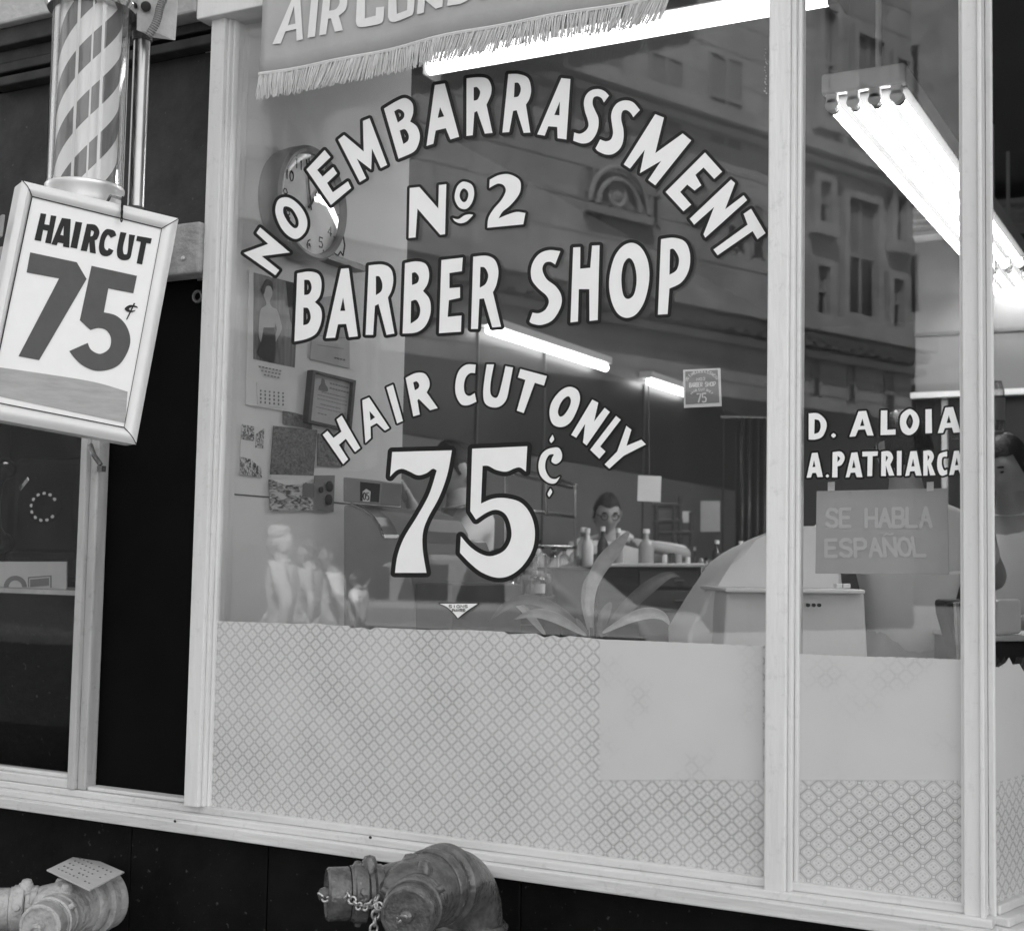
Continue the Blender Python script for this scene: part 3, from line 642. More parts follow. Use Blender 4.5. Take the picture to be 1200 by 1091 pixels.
for a_ in (-64, -42, -26):  # pale strips stand in for the light streaks reflected on the glass
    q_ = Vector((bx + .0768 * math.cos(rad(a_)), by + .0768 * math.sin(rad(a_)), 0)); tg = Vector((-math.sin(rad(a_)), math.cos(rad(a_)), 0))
    MB().obox(q_ + ZZ * (z0 + z1) / 2, tg, ZZ.cross(tg), ZZ, .0030 if a_ != -42 else .0018, .0006, (z1 - z0) / 2 - .001).build('glass_streak', M['streak'], pole)
MB().lathe((bx, by, z1 - .012), ZZ, [(.082, 0), (.092, .0), (.0985, .012), (.0985, .022), (.094, .028), (.097, .034), (.097, .06), (.09, .075), (.07, .13), (.03, .17), (.0, .18)], 48).build('top_cap', M['chrome'], pole, smooth=True)
MB().lathe((bx, by, z0 + .012), -ZZ, [(.080, 0), (.0825, .003), (.0825, .010), (.080, .014), (.079, .034), (.07, .06), (.045, .09), (.02, .10), (.012, .13), (0, .135)], 48).build('bottom_cap', M['alu'], pole, smooth=True)
r2 = P(163, 140, 3.06)
zt, zb = P(163, 40, 3.06).z, P(163, 245, 3.06).z
MB().lathe((r2.x, r2.y, zb), ZZ, [(.0185, 0), (.0185, zt - zb)], 24).build('chrome_tube', M['tube_metal'], pole, smooth=True)
MB().lathe((r2.x, r2.y, zt - .012), ZZ, [(.022, 0), (.022, .02), (.026, .024), (.026, .05)], 24).build('tube_collar', M['greyd'], pole, smooth=True)
br = MB().slab([P(158, 36, 3.0), P(180, 46, 3.02), P(190, -95, 3.02), P(160, -95, 3.0)], Vector((.55, .55, 0)).normalized() * .05)
br.cyl((r2.x, r2.y, zt + .22), (r2.x, .0, zt + .36), .014)
br.build('bracket', M['fascia'], pole, bevel=.006)
bh = P(171, 8, 3.0); MB().lathe(bh, CAM - bh, [(.011, -.002), (.011, .004), (.007, .006)], 14).build('bracket_bolt', M['ink'], pole, smooth=True)
cpts = [P(205 - 6 * t + 1.5 * math.sin(t * 2), -30 + 14.5 * t, 2.98) for t in np.linspace(0, 5, 60)]
MB().tube(cpts, [.0075 if i % 2 else .0095 for i in range(60)], 10).build('conduit', M['grey'], pole, smooth=True)

# ================================================================== hanging HAIRCUT sign
sc0 = P(92, 365, 2.74)
tocam = (CAM - sc0); tocam.z = 0; tocam.normalize(); rgt = ZZ.cross(tocam); rgt.normalize()
sn = (tocam * math.cos(rad(17)) + rgt * math.sin(rad(17))).normalized()
def onsign(px, py, off=0.0):
    d = ray(px, py); t = (sc0 + sn * off - CAM).dot(sn) / d.dot(sn); return CAM + d * t
sgn = thing('hanging_sign', 'tilted white framed sign reading HAIRCUT 75¢ hung beneath the barber pole', 'sign', sc0)
OC = [(26, 211.5), (210, 256), (160, 521), (-28, 487)]
IC = [(37.5, 230.5), (189.5, 268), (145.5, 501), (-13, 470)]
def sp_(off): return dict(o=sc0 + sn * off, x=rgt, y=ZZ, n=sn, f=lambda a, b: onsign(a, b, off))
sx = (onsign(210, 256) - onsign(26, 211.5)).normalized(); sy = sn.cross(sx).normalized()
def sp_(off): return dict(o=sc0 + sn * off, x=sx, y=sy, n=sn, f=lambda a, b: onsign(a, b, off))
MB().slab([onsign(*p, -.004) for p in OC], -sn * .055).build('sign_box', M['sign_frame'], sgn, bevel=.004)
for i in range(4):
    a, b, c, d = OC[i], OC[(i + 1) % 4], IC[(i + 1) % 4], IC[i]
    A, B, C, D = [onsign(*p, 0) for p in (a, b, c, d)]
    # rounded moulding: rises in the middle
    mid1 = (A + D) / 2 + sn * .010; mid2 = (B + C) / 2 + sn * .010
    vs = []; fs = []
    for (o1, o2, i1, i2) in ((A, B, D, C),):
        for k in range(7):
            t = k / 6; h = math.sin(math.pi * min(1, t * 1.02)) * .010 - .003
            vs.append(o1.lerp(i1, t) + sn * h); vs.append(o2.lerp(i2, t) + sn * h)
    nrow = 7
    for k in range(6): fs.append((2 * k, 2 * k + 1, 2 * k + 3, 2 * k + 2))
    off = len(vs); vs += [A - sn * .004, B - sn * .004, C - sn * .004, D - sn * .004]
    fs += [(0, off, off + 1, 1), (12, 13, off + 2, off + 3), (off, off + 3, off + 2, off + 1)]
    MB().add(vs, fs).build('frame_rail', M['sign_frame'], sgn, smooth=True)
sj = MB()
for i in range(4):
    sj.tube([onsign(*IC[i], .0005), onsign(*IC[(i + 1) % 4], .0005)], .0011 if i != 1 else .0006, 5)
    sj.tube([onsign(*IC[i], .0015)] + [onsign(*IC[i], 0).lerp(onsign(*OC[i], 0), t) + sn * (math.sin(math.pi * t) * .010 - .0022) for t in (.2, .4, .6, .8)] + [onsign(*OC[i], -.002)], .0009, 5)
sj.build('dark_joint', M['ink'], sgn)
MB().slab([onsign(*p, -.002) for p in IC], -sn * .003).build('face', M['white'], sgn)
SL = ["260,192 295,197 283,262 315,268 325,205 360,210 325,387 288,380 305,305 275,298 262,370 220,363",
 "395,222 452,230 442,412 402,405 405,385 370,378 362,397 328,390|408,270 405,335 385,330", "483,245 525,252 492,418 450,410",
 "555,260 ~610,268 ~635,310 ~622,355 605,365 612,450 575,443 570,372 555,435 515,430|582,300 ~600,310 ~592,335 577,340",
 "~690,293 ~730,305 743,335 708,350 ~690,330 ~670,365 ~667,410 ~685,430 695,415 725,430 ~710,455 ~680,467 ~645,455 ~632,410 ~645,340 ~665,305",
 "770,312 808,318 ~787,400 ~788,445 ~800,455 ~815,440 825,327 863,333 ~845,420 ~830,480 ~790,492 ~755,475 ~747,430 ~757,370",
 "877,337 970,353 962,387 935,382 908,520 873,512 900,375 870,368"]
flat_mesh('lettering', parse(SL, 0, 215, 5.4545), sp_(-.0012), M['ink'], sgn)['label'] = 'dark word HAIRCUT'
S75 = ["193,442 490,505 553,612 250,1130 118,1105 378,608 170,570",
 "585,528 875,592 852,703 692,672 663,825 ~740,845 ~800,900 ~831,980 ~822,1060 ~770,1150 ~700,1190 ~610,1198 ~530,1165 ~475,1115 443,1072 560,1020 ~583,1065 ~640,1090 ~698,1055 ~709,990 ~680,940 ~630,925 578,938 510,875"]
M['sign_ink'] = mat('sign_figure_ink', .085, .5, .3, var=.1, vscale=30)
flat_mesh('lettering', parse(S75, 0, 215, 5.4545), sp_(-.0012), M['sign_ink'], sgn)['label'] = 'big dark grey figures 75'
flat_mesh('lettering', parse(["855,765 864,768 812,872 806,870", "~797,800 ~830,778 ~870,785 882,797 ~860,792 ~838,793 ~824,803 ~838,814 ~866,811 ~845,824 ~815,820"], 0, 215, 5.4545), sp_(-.0006), M['ink'], sgn)['label'] = 'small cent sign'
M['strip'] = mat('worn_grey_strip', .40, .7, .2, var=.18, vscale=14, stretch=(1, 1, 6))
flat_mesh('lower_strip', [[spline("-75,485 0,495 ~280,535 ~600,588 815,650 800,850 0,680 -75,660", 0, 340, 5.4545)]], sp_(-.0014), M['strip'], sgn)
mm = MB(); ca = onsign(143.5, 234, .012); cb = onsign(142.5, 257, .012)
for k in range(7):
    c = ca.lerp(cb, k / 6); ax = (sx if k % 2 else (sx + sn).normalized())
    u = sy; w = ax.cross(u).normalized()
    mm.tube([c + u * math.cos(t) * .006 + w * math.sin(t) * .0032 for t in np.linspace(0, 2 * math.pi, 10, endpoint=False)], .0012, 5, True)
mm.build('hanging_chain', M['ink'], sgn)
hk = onsign(4, 266, -.03); MB().obox(hk - sx * .004, sx, sy, sn, .003, .022, .008).build('hinge', M['grey'], sgn, bevel=.001)
# wire that carries the sign up to the pole
wi = thing('sign_hook', 'thin iron hook from the pole down to the tilted sign', 'hook', ca)
MB().tube([ca + ZZ * .0, ca.lerp(Vector((bx, by, ca.z + .03)), .3) + ZZ * .012, Vector((bx, by, z0 - .115))], .003, 8).build('hook_wire', M['iron'], wi)

# ================================================================== banner
ban = thing('banner', 'grey fringed canvas banner reading AIR CONDI across the top of the window', 'banner', at(540, 0, -.07) + ZZ * .3)
def banf(px, py):
    p = at(px, py, -.07); return p
def bwave(x, z): return .008 * math.sin(x * 9 + z * 2) + .004 * math.sin(x * 23 + 1) * (1 - min(1, max(0, (z - 2.35) * 1.5)))
pbl, pbr = at(305.5, 90, -.07), at(757, 0, -.07); xr_ = at(786, -6, -.07).x
xl0 = pbl.x; zbot = pbl.z; zb2 = pbr.z
nx_, nz_ = 60, 14; vs = []; fs = []
ztop = 2.95
for j in range(nz_ + 1):
    for i in range(nx_ + 1):
        t = i / nx_; x = xl0 + (xr_ - xl0) * t; zb_ = zbot + (zb2 - zbot) * t; z = zb_ + (ztop - zb_) * j / nz_
        x += (z - zb_) * -.004
        vs.append((x, -.07 + bwave(x, z), z))
for j in range(nz_):
    for i in range(nx_):
        a = j * (nx_ + 1) + i; fs.append((a, a + 1, a + nx_ + 2, a + nx_ + 1))
o = MB().add(vs, fs).build('canvas', M['canvas'], ban, smooth=True); sm = o.modifiers.new('thick', 'SOLIDIFY'); sm.thickness = .002; sm.offset = 1
BL = ["115,250 157,244 182,175 240,160 243,226 278,218 258,-70 240,-70|195,140 236,130 228,30", "305,210 348,203 372,-70 330,-70",
 "373,197 412,192 425,105 440,102 463,178 508,170 485,88 ~522,55 ~533,0 ~515,-60 470,-75 400,-70|430,60 ~470,50 ~490,10 ~470,-30 437,-28",
 "590,-70 580,120 ~590,146 ~620,150 700,135 ~730,115 738,35 692,40 690,85 630,102 632,-70", "765,-70 760,95 ~775,118 ~810,120 890,95 ~915,70 925,-70 880,-70 875,60 812,78 808,-70",
 "950,-70 935,88 978,80 985,10 1050,62 1088,52 1100,-70 1055,-70 1052,0 990,-70", "1130,-70 1115,48 1190,35 ~1240,5 ~1255,-30 ~1250,-70", "1290,5 1335,-3 1345,-70 1302,-70"]
lo = flat_mesh('lettering', parse(BL, 295, 0, 4.8), plane_y(-.0725), M['paper'], ban, .0004)
# let the painted letters follow the cloth
bm = bmesh.new(); bm.from_mesh(lo.data); bmesh.ops.triangulate(bm, faces=bm.faces)
for _ in range(3):
    bmesh.ops.subdivide_edges(bm, edges=[e for e in bm.edges if e.calc_length() > .025], cuts=1)
    bmesh.ops.triangulate(bm, faces=bm.faces)
for v in bm.verts: v.co.y += bwave(v.co.x, v.co.z) - .0012
bm.to_mesh(lo.data); bm.free(); lo['label'] = 'pale letters AIR CONDI, their tops lost above'
bd = []
for i in range(80):
    t = i / 79; x = xl0 + (xr_ - xl0) * t; z = zbot + (zb2 - zbot) * t; bd.append((x, -.073 + bwave(x, z), z + .003))
MB().tube(bd, .0045, 6).build('braid', M['thread'], ban, smooth=True)
mm = MB()
for i in range(760):
    t = (i + random.random() * .8) / 760; x = xl0 + (xr_ - xl0) * t; z = zbot + (zb2 - zbot) * t; y = -.073 + bwave(x, z) + random.uniform(-.004, .003)
    L_ = .052 + random.uniform(-.006, .004) - .006 * t; sw = -.012 + .010 * math.sin(t * 17 + 1) + random.uniform(-.006, .006); r_ = random.uniform(.0007, .0013)
    if random.random() < .02: sw += random.uniform(-.012, .012)
    mm.tube([(x, y, z), (x + sw * .4, y - .002, z - L_ * .5), (x + sw, y + random.uniform(-.003, .002), z - L_)], r_, 4)
mm.build('fringe', M['thread'], ban)

# ================================================================== fire department connections (two-way inlets)
def chain_links(pts, r=.011, w=.0022):
    mm = MB(); pts = [Vector(p) for p in pts]; n = len(pts)
    for k in range(n - 1):
        a, b = pts[k], pts[k + 1]; c = (a + b) / 2; u = (b - a).normalized(); v = u.orthogonal().normalized(); w_ = u.cross(v)
        q = v if k % 2 else w_; hl = (b - a).length * .66
        mm.tube([c + u * math.cos(t) * hl + q * math.sin(t) * r * .62 for t in np.linspace(0, 2 * math.pi, 12, endpoint=False)], w, 6, True)
    return mm
def sag(a, b, n, d):
    a = Vector(a); b = Vector(b); return [a.lerp(b, i / n) - ZZ * d * 4 * (i / n) * (1 - i / n) for i in range(n + 1)]
def inlet(root, base, d, m, chain=False, L=.15, R=.047):
    d = Vector(d).normalized()
    o = MB().lathe(base, d, [(.040, -.03), (.042, .03), (.046, .05), (.050, .054), (.050, .066), (.044, .070), (.044, .078)], 36).build('inlet', m, root, smooth=True)
    sw = MB().lathe(base, d, [(.048, .080), (.0525, .083), (.0525, .104), (.049, .107), (.049, .112)], 36)
    for k in range(3):
        t = 2 * math.pi * k / 3 + .9; u = d.orthogonal().normalized(); w = d.cross(u); q = (u * math.cos(t) + w * math.sin(t))
        sw.cyl(Vector(base) + d * .093 + q * .05, Vector(base) + d * .093 + q * .064, .0075, .0065, 12)
    sw.build('swivel_ring', m, root, smooth=True)
    cp_ = MB().lathe(base, d, [(.046, .113), (.0475, .116), (.0475, .150), (.044, .154), (.040, .1545), (.0395, .151), (.012, .150)], 40)
    cp_.build('cap', m, root, smooth=True)
    MB().lathe(base, d, [(.013, .148), (.013, .158), (.010, .166), (.005, .169), (0, .1695)], 18).build('cap_boss', m, root, smooth=True)
    return Vector(base) + d * .155, d
def siamese(label, bp, z, m, elbow, plate=False):
    root = thing('fire_hose_connection', label, 'hose connection', (bp[0], bp[1], 0 if elbow else z - .08), 'fire department hose connections below the window')
    x, y = bp
    if elbow:
        MB().lathe((x, y, 0), ZZ, [(.060, 0), (.060, z - .115)], 40).build('standpipe', m, root, smooth=True)
        rr = .098; pts = []
        for k in range(13):
            t = rad(90 * k / 12); pts.append(Vector((x, y - rr * (1 - math.cos(t)), z - rr + rr * math.sin(t))))
        MB().tube(pts, .062, 40).build('elbow', m, root, smooth=True)
        MB().lathe((x, y, z - .125), ZZ, [(.067, 0), (.073, .004), (.073, .026), (.067, .032)], 40).build('elbow_collar', m, root, smooth=True)
        yb = y - rr
    else:
        MB().lathe((x, .005, z), (0, -1, 0), [(.070, 0), (.070, .012), (.066, .018)], 40).build('wall_flange', m, root, smooth=True)
        yb = -.02
    MB().lathe((x, yb + .004, z), (0, -1, 0), [(.070, 0), (.074, .004), (.074, .022), (.070, .026), (.064, .028), (.064, .040), (.070, .042), (.072, .048), (.072, .062), (.068, .068)], 44).build('coupling', m, root, smooth=True)
    yc = yb - .125
    body = MB().lathe((x, yb - .05, z), (0, -1, 0), [(.066, 0), (.066, .05), (.060, .09), (.045, .12), (.02, .135), (0, .138)], 40)
    dA = Vector((-.743, -.669, 0)); dB = Vector((.37, -.93, 0))
    for d in (dA, dB):
        d.normalize(); body.lathe(Vector((x, yb - .075, z)), d, [(.060, 0), (.056, .04), (.050, .07), (.044, .09)], 36)
    body.build('body', m, root, smooth=True)
    for (q, s_) in (((-.02, -.095), .022), ((.03, -.13), .018), ((-.075, -.15), .018)):
        MB().lathe((x + q[0], yb + q[1], z + .03), ZZ, [(s_ * .9, 0), (s_ * .8, .026), (s_ * .55, .036), (0, .039)], 18).build('lug', m, root, smooth=True)
    ends = [inlet(root, Vector((x, yb - .075, z)) + d * .028, d, m) for d in (dA, dB)]
    return root, ends, yb
hx, hz = -1.352, .648
r1, ends, yb1 = siamese('dark glossy twin hose connection on a bent standpipe, chained caps, under the patterned film', (hx, -.10), hz, M['iron'], True)
cA, dA_ = ends[0]; cB, dB_ = ends[1]
mmid = (cA + cB) / 2 + Vector((.0, .045, -.01))
pts = sag(cB + dB_ * .012, mmid + Vector((.015, -.03, .01)), 8, .012)
chain_links(pts).build('chain', M['chain'], r1, smooth=True)
chain_links(sag(mmid + Vector((.015, -.03, .01)), mmid + Vector((.01, -.035, -.05)), 5, 0)).build('chain', M['chain'], r1, smooth=True)
chain_links(sag(cA + dA_ * .012, cA + Vector((.055, -.012, .012)), 6, .01)).build('chain', M['chain'], r1, smooth=True)
chain_links(sag(cA + Vector((.055, -.012, .012)), mmid + Vector((.01, -.02, .02)), 9, .022)).build('chain', M['chain'], r1, smooth=True)
hx2 = at(112, 1048, -.03).x; hz2 = at(128, 1052, -.03).z
r2_, ends2, yb2 = siamese('pale painted twin hose connection with a stamped plate on top, in the lower left corner', (hx2, -.0), hz2 - .012, M['iron_pale'], False, True)
pl = thing('stamped_plate', 'small square stamped metal plate lying on the pale hose connection', 'plate', P(100, 1020, 3.0))
q = [(54.5, 1018.5), (95, 999), (146, 1021), (105, 1042.5)]
pz = hz2 + .070
def atz(px, py, Z):
    d = ray(px, py); return CAM + d * ((Z - CAM.z) / d.z)
Q = [atz(a, b, pz) for a, b in q]
MB().slab(Q, (0, 0, -.004)).build('plate', M['paper_g'], pl, bevel=.0015)
mm = MB()
for r_ in range(5):
    for c_ in range(9):
        if random.random() < .2: continue
        u, v = .14 + c_ * .088, .18 + r_ * .155
        a = Q[0].lerp(Q[1], v).lerp(Q[3].lerp(Q[2], v), u); mm.obox(a + ZZ * .0004, Q[3] - Q[0], Q[1] - Q[0], ZZ, .0035, .0016 + random.random() * .002, .0006)
mm.build('stamped_marks', M['ink_g'], pl)
ends2 = ends2
chain_links(sag(ends2[1][0] + ends2[1][1] * .012, ends2[0][0] + Vector((.02, 0, -.04)), 12, .03)).build('chain', M['chain'], r2_, smooth=True)
# ================================================================== INTERIOR: wall items on the left partition
XW = -2.113
def wallsheet(name, q, m, off=.0, th=.002, parent=None):
    return MB().slab([atx(a, b, XW + off + th) for a, b in q], (-th, 0, 0)).build(name, m, parent)
def flatx(name, conts, off, m, parent): return flat_mesh(name, conts, plane_x(XW + off), m, parent, .0004)
def photo_mat(name, lo, hi, scale, thr=.5, sharp=.06, stretch=(1, 1, 1)):
    m = bpy.data.materials.new(name); m.use_nodes = True; t = m.node_tree; b = t.nodes['Principled BSDF']; b.inputs['Roughness'].default_value = .5
    tc = t.nodes.new('ShaderNodeTexCoord'); mp = t.nodes.new('ShaderNodeMapping'); mp.inputs['Scale'].default_value = stretch
    n = t.nodes.new('ShaderNodeTexNoise'); n.inputs['Scale'].default_value = scale; n.inputs['Detail'].default_value = 4; n.inputs['Distortion'].default_value = 1.2
    r = t.nodes.new('ShaderNodeMapRange'); r.inputs['From Min'].default_value = thr - sharp; r.inputs['From Max'].default_value = thr + sharp
    r.inputs['To Min'].default_value = lo; r.inputs['To Max'].default_value = hi
    t.links.new(tc.outputs['Object'], mp.inputs[0]); t.links.new(mp.outputs[0], n.inputs['Vector']); t.links.new(n.outputs[0], r.inputs[0]); t.links.new(r.outputs[0], b.inputs['Base Color'])
    return m
M['print1'] = photo_mat('printed_picture', .03, .22, 80, .5, .2, (1, 1, 1.8)); M['print2'] = photo_mat('contrast_print', .02, .6, 110, .5, .1); M['print3'] = photo_mat('landscape_print', .06, .55, 60, .5, .1, (1, .6, 2))
M['print4'] = photo_mat('curtain_print', .03, .13, 14, .5, .2, (1, 4, .6))
# clock
cc = atx(362, 243, XW); cc = Vector((XW + .045, .262, 2.135)); RY = .136
ck = thing('wall_clock', 'round electric wall clock with a deep grey rim on the light side wall', 'clock', cc)
MB().lathe((XW, cc.y, cc.z), X_, [(RY * 1.02, 0), (RY * 1.05, .03), (RY * 1.05, .062), (RY * 1.0, .07), (RY * .93, .066), (RY * .915, .055)], 56, caps=False).build('rim', M['grey'], ck, smooth=True)
MB().lathe((XW + .048, cc.y, cc.z), X_, [(RY * .93, 0), (RY * .93, .004)], 48).build('dial', M['white'], ck)
MB().lathe((XW + .058, cc.y, cc.z), X_, [(RY * .94, 0), (RY * .8, .004), (RY * .4, .007), (0, .008)], 48, caps=False).build('cover_glass', glass_mat('clock_glass', .035, 4, .98, .02), ck, smooth=True)
xd = XW + .0525
def dialpt(r, a): return (cc.y + r * math.sin(a), cc.z + r * math.cos(a))
pd = dict(o=Vector((xd, 0, 0)), x=Vector((0, 1, 0)), y=ZZ, n=X_, f=lambda a, b: Vector((xd, a, b)))
nums = []
for h in range(1, 13):
    y, z = dialpt(RY * .74, 2 * math.pi * h / 12); w_ = .0085 * (1 if h < 10 else 1.9); hh = .0125
    nums += word(str(h), ((y - w_, z + hh), (y + w_, z + hh), (y + w_, z - hh), (y - w_, z - hh)), .0034, .35)
for k in range(60):
    if k % 5 == 0:
        a = 2 * math.pi * k / 60; p0 = dialpt(RY * .88, a); p1 = dialpt(RY * .915, a); nums += strokes([[p0, p1]], .003)
flat_mesh('numerals', nums, pd, M['ink'], ck)
hands = []
for a, L_, w_ in ((rad(-12), RY * .80, .006), (rad(38), RY * .52, .008)):
    p0 = dialpt(-RY * .12, a); p1 = dialpt(L_, a); hands.append((p0, p1, w_))
for i, (p0, p1, w_) in enumerate(hands):
    pdh = dict(pd); pdh['o'] = Vector((xd + .002 + i * .001, 0, 0)); pdh['f'] = lambda a, b: Vector((xd + .002, a, b))
    flat_mesh('hand', strokes([[p0, p1]], w_), pdh, M['ink'], ck)
cs = thing('clock_bracket', 'dark little shelf with a looped cord below the clock', 'bracket', atx(400, 305, XW))
mm = MB(); A = atx(372, 309, XW); B = atx(412, 304, XW); mm.obox((A + B) / 2 + Vector((.02, 0, -.006)), Vector((0, 1, 0)), ZZ, X_, (B - A).length / 2 + .01, .008, .02); mm.build('ledge', M['wood'], cs)
MB().tube([atx(388, 300, XW + .02), atx(391, 296, XW + .02), atx(396, 300, XW + .02), atx(399, 295, XW + .02), atx(402, 300, XW + .02), atx(404, 288, XW + .02), atx(402, 275, XW + .02), atx(396, 270, XW + .01)], .002, 6).build('cord', M['ink'], cs, smooth=True)
# calendar
cal = thing('wall_calendar', 'pin-up wall calendar of a woman in a dark skirt, pinned under the clock', 'calendar', atx(320, 470, XW))
wallsheet('backing', [(292.5, 316), (352, 328), (347, 484), (288.5, 474)], M['paper'], 0, .003, cal)
wallsheet('picture', [(297.5, 319.5), (350, 333), (345.5, 431), (297, 421)], M['print4'], .0032, .0006, cal)
wallsheet('curtain', [(335, 329.5), (350, 333), (347, 401), (340.5, 375)], M['ink'], .004, .0004, cal)
FIG = ["~310,337 ~314,333 ~318,336 ~319,345 ~316,354 ~319,360 ~325,364 ~329,378 ~330,386 ~325,397 320,407 318,404 ~324,388 322,378 ~321,384 310,384 ~308,392 ~311,402 307,405 ~303,392 ~304,372 ~306,362 ~312,357 ~309,346"]
flatx('figure', parse(FIG, 0, 0, 1), .0046, M['paper_g'], cal)
flatx('figure', parse(["~308,336 ~312,328 ~319,331 ~320,342 ~317,336 ~312,336 ~309,345 ~306,340"], 0, 0, 1), .0049, M['ink'], cal)
flatx('figure', parse(["309,384 321,384 ~323,400 ~321,424 ~312,422 ~302,415 ~306,400"], 0, 0, 1), .0049, M['ink'], cal)
wallsheet('date_pad', [(301, 448), (337.5, 453), (337, 479.5), (302, 474)], M['fixt'], .0034, .0015, cal)
ln = []
for k in range(6):
    x0 = 305.5 + k * 5.2; ln += strokes([[(x0, 457 + k * .6), (x0, 459 + k * .6)], [(x0, 461 + k * .6), (x0, 463.5 + k * .6)], [(x0, 465.5 + k * .6), (x0, 468 + k * .6)], [(x0, 470 + k * .6), (x0, 472.5 + k * .6)]], 1.6)
for k, (a, b) in enumerate(((303, 331), (306, 329), (309, 326))): ln += strokes([[(a + j, 429.5 + k * 4.2 + (a - 303 + j) * .2), (a + j + 2.3, 429.5 + k * 4.2 + (a - 303 + j + 2) * .2)] for j in range(0, b - a, 4)], 1.3)
flatx('printing', ln, .0052, M['ink_g'], cal)
# papers, certificates, photographs
def doc(name, label, cat, q, m, off=0, frame=None, lines=None, extra=None):
    t = thing(name, label, cat, atx(*q[3], XW))
    if frame:
        cx = sum(p[0] for p in q) / 4; cy = sum(p[1] for p in q) / 4
        qi = [(cx + (a - cx) * (1 - frame), cy + (b - cy) * (1 - frame * .75)) for a, b in q]
        for i in range(4):
            j = (i + 1) % 4; MB().slab([atx(*p, XW + off + .018) for p in (q[i], q[j], qi[j], qi[i])], (-.018, 0, 0)).build('frame_rail', M['wood'], t)
        MB().slab([atx(*p, XW + off + .008) for p in qi], (-.004, 0, 0)).build('sheet', m, t); so_ = off + .0082; qq = qi
    else:
        MB().slab([atx(*p, XW + off + .002) for p in q], (-.002, 0, 0)).build('sheet', m, t); so_ = off + .0022; qq = q
    if lines:
        st = []
        for (v, u0, u1, w_) in lines:
            n = max(1, int((u1 - u0) / .07)); pp = []
            for k in range(n):
                ua = u0 + (u1 - u0) * k / n; ub = ua + (u1 - u0) / n * .75
                def bl(u):
                    a = [qq[0][c] + (qq[1][c] - qq[0][c]) * u for c in (0, 1)]; b = [qq[3][c] + (qq[2][c] - qq[3][c]) * u for c in (0, 1)]
                    return (a[0] + (b[0] - a[0]) * v, a[1] + (b[1] - a[1]) * v)
                pp.append([bl(ua), bl(ub)])
            st += strokes(pp, w_)
        flatx('printing', st, so_, M['ink_g'], t)
    return t
L1 = [(.14, .4, .9, 1.6), (.24, .4, .92, 1.6), (.36, .2, .85, .9), (.44, .1, .9, .7), (.52, .1, .9, .7), (.62, .2, .75, .9), (.70, .1, .9, .7), (.82, .15, .4, .9)]
doc('certificate', 'pale certificate sheet pinned above the dark framed certificate', 'paper', [(369, 350), (409, 344), (410, 432), (363.5, 421)], M['paper_g'], 0, None, [(.3, .2, .8, .8), (.45, .1, .9, .7), (.6, .1, .9, .7), (.75, .15, .85, .7), (.9, .6, .9, 2.0)])
doc('framed_certificate', 'certificate in a dark wooden frame on the light side wall', 'certificate', [(367, 433.5), (417.5, 446), (412, 506), (361, 495)], M['paper_g'], 0, .13, L1)
flatx('portrait', parse(["~377,444 ~380,445 ~381,450 ~384,455 ~383,459 373,457 ~374,453 ~376,450"], 0, 0, 1), .0086, M['ink_g'], bpy.data.objects['framed_certificate'])
doc('photograph', 'dark photograph half hidden behind the framed certificate', 'photograph', [(332, 480), (364, 489), (366, 503), (332, 497)], M['print1'])
bro = doc('brochure', 'tall four-picture brochure pinned at the left of the wall pictures', 'brochure', [(283.5, 497), (310, 501), (307, 560), (280.5, 556)], M['paper'])
for q in ([(283.5, 497), (298, 500), (298, 517.5), (282.5, 514.5)], [(300, 509), (310, 501.5), (308.5, 526), (299, 524.5)], [(281.5, 535), (294, 538), (295, 558), (280.5, 555)], [(295.5, 540), (306, 548), (307, 560), (295.5, 558)]): wallsheet('print', q, M['print2'], .0022, .0005, bro)
doc('poster', 'square dark street photograph with a white border in the middle of the wall pictures', 'poster', [(321, 499), (372, 504), (367.5, 557.5), (317, 556)], M['print1'], .001)
bpy.data.objects['poster'].location.x += 0
wallsheet('border', [(318, 556), (368.5, 557.5), (368, 561.5), (317.5, 560)], M['paper'], .001, .0008, bpy.data.objects['poster'])
doc('photograph', 'small dark photograph under the lower right corner of the framed certificate', 'photograph', [(373, 508), (405, 513), (401, 547.5), (372.5, 546)], M['print1'], .001)
pc2 = doc('postcard', 'torn landscape picture below the square dark photograph', 'picture', [(315.5, 562), (368.5, 566), (369.5, 598), (317, 599)], M['print3'], .0035)
wallsheet('torn_top', [(315.5, 561), (366, 561), (355, 567.5), (335, 568.5)], M['paper'], .006, .0006, pc2); wallsheet('dark_patch', [(355, 566), (368, 567), (367.5, 583.5), (354.5, 582)], M['ink_g'], .006, .0006, pc2)
doc('outlet_plate', 'grey metal outlet plate with two dark round sockets right of the torn picture', 'outlet', [(369, 557), (392.5, 557), (391, 600), (367, 597)], M['grey'], .004)
op = bpy.data.objects['outlet_plate']
for (a, b, r_) in ((385.5, 570, .014), (384.5, 585.5, .014), (375.5, 574, .008)): MB().lathe(atx(a, b, XW + .006), X_, [(r_, 0), (r_, .004), (r_ * .6, .005)], 16).build('socket', M['ink'], op)
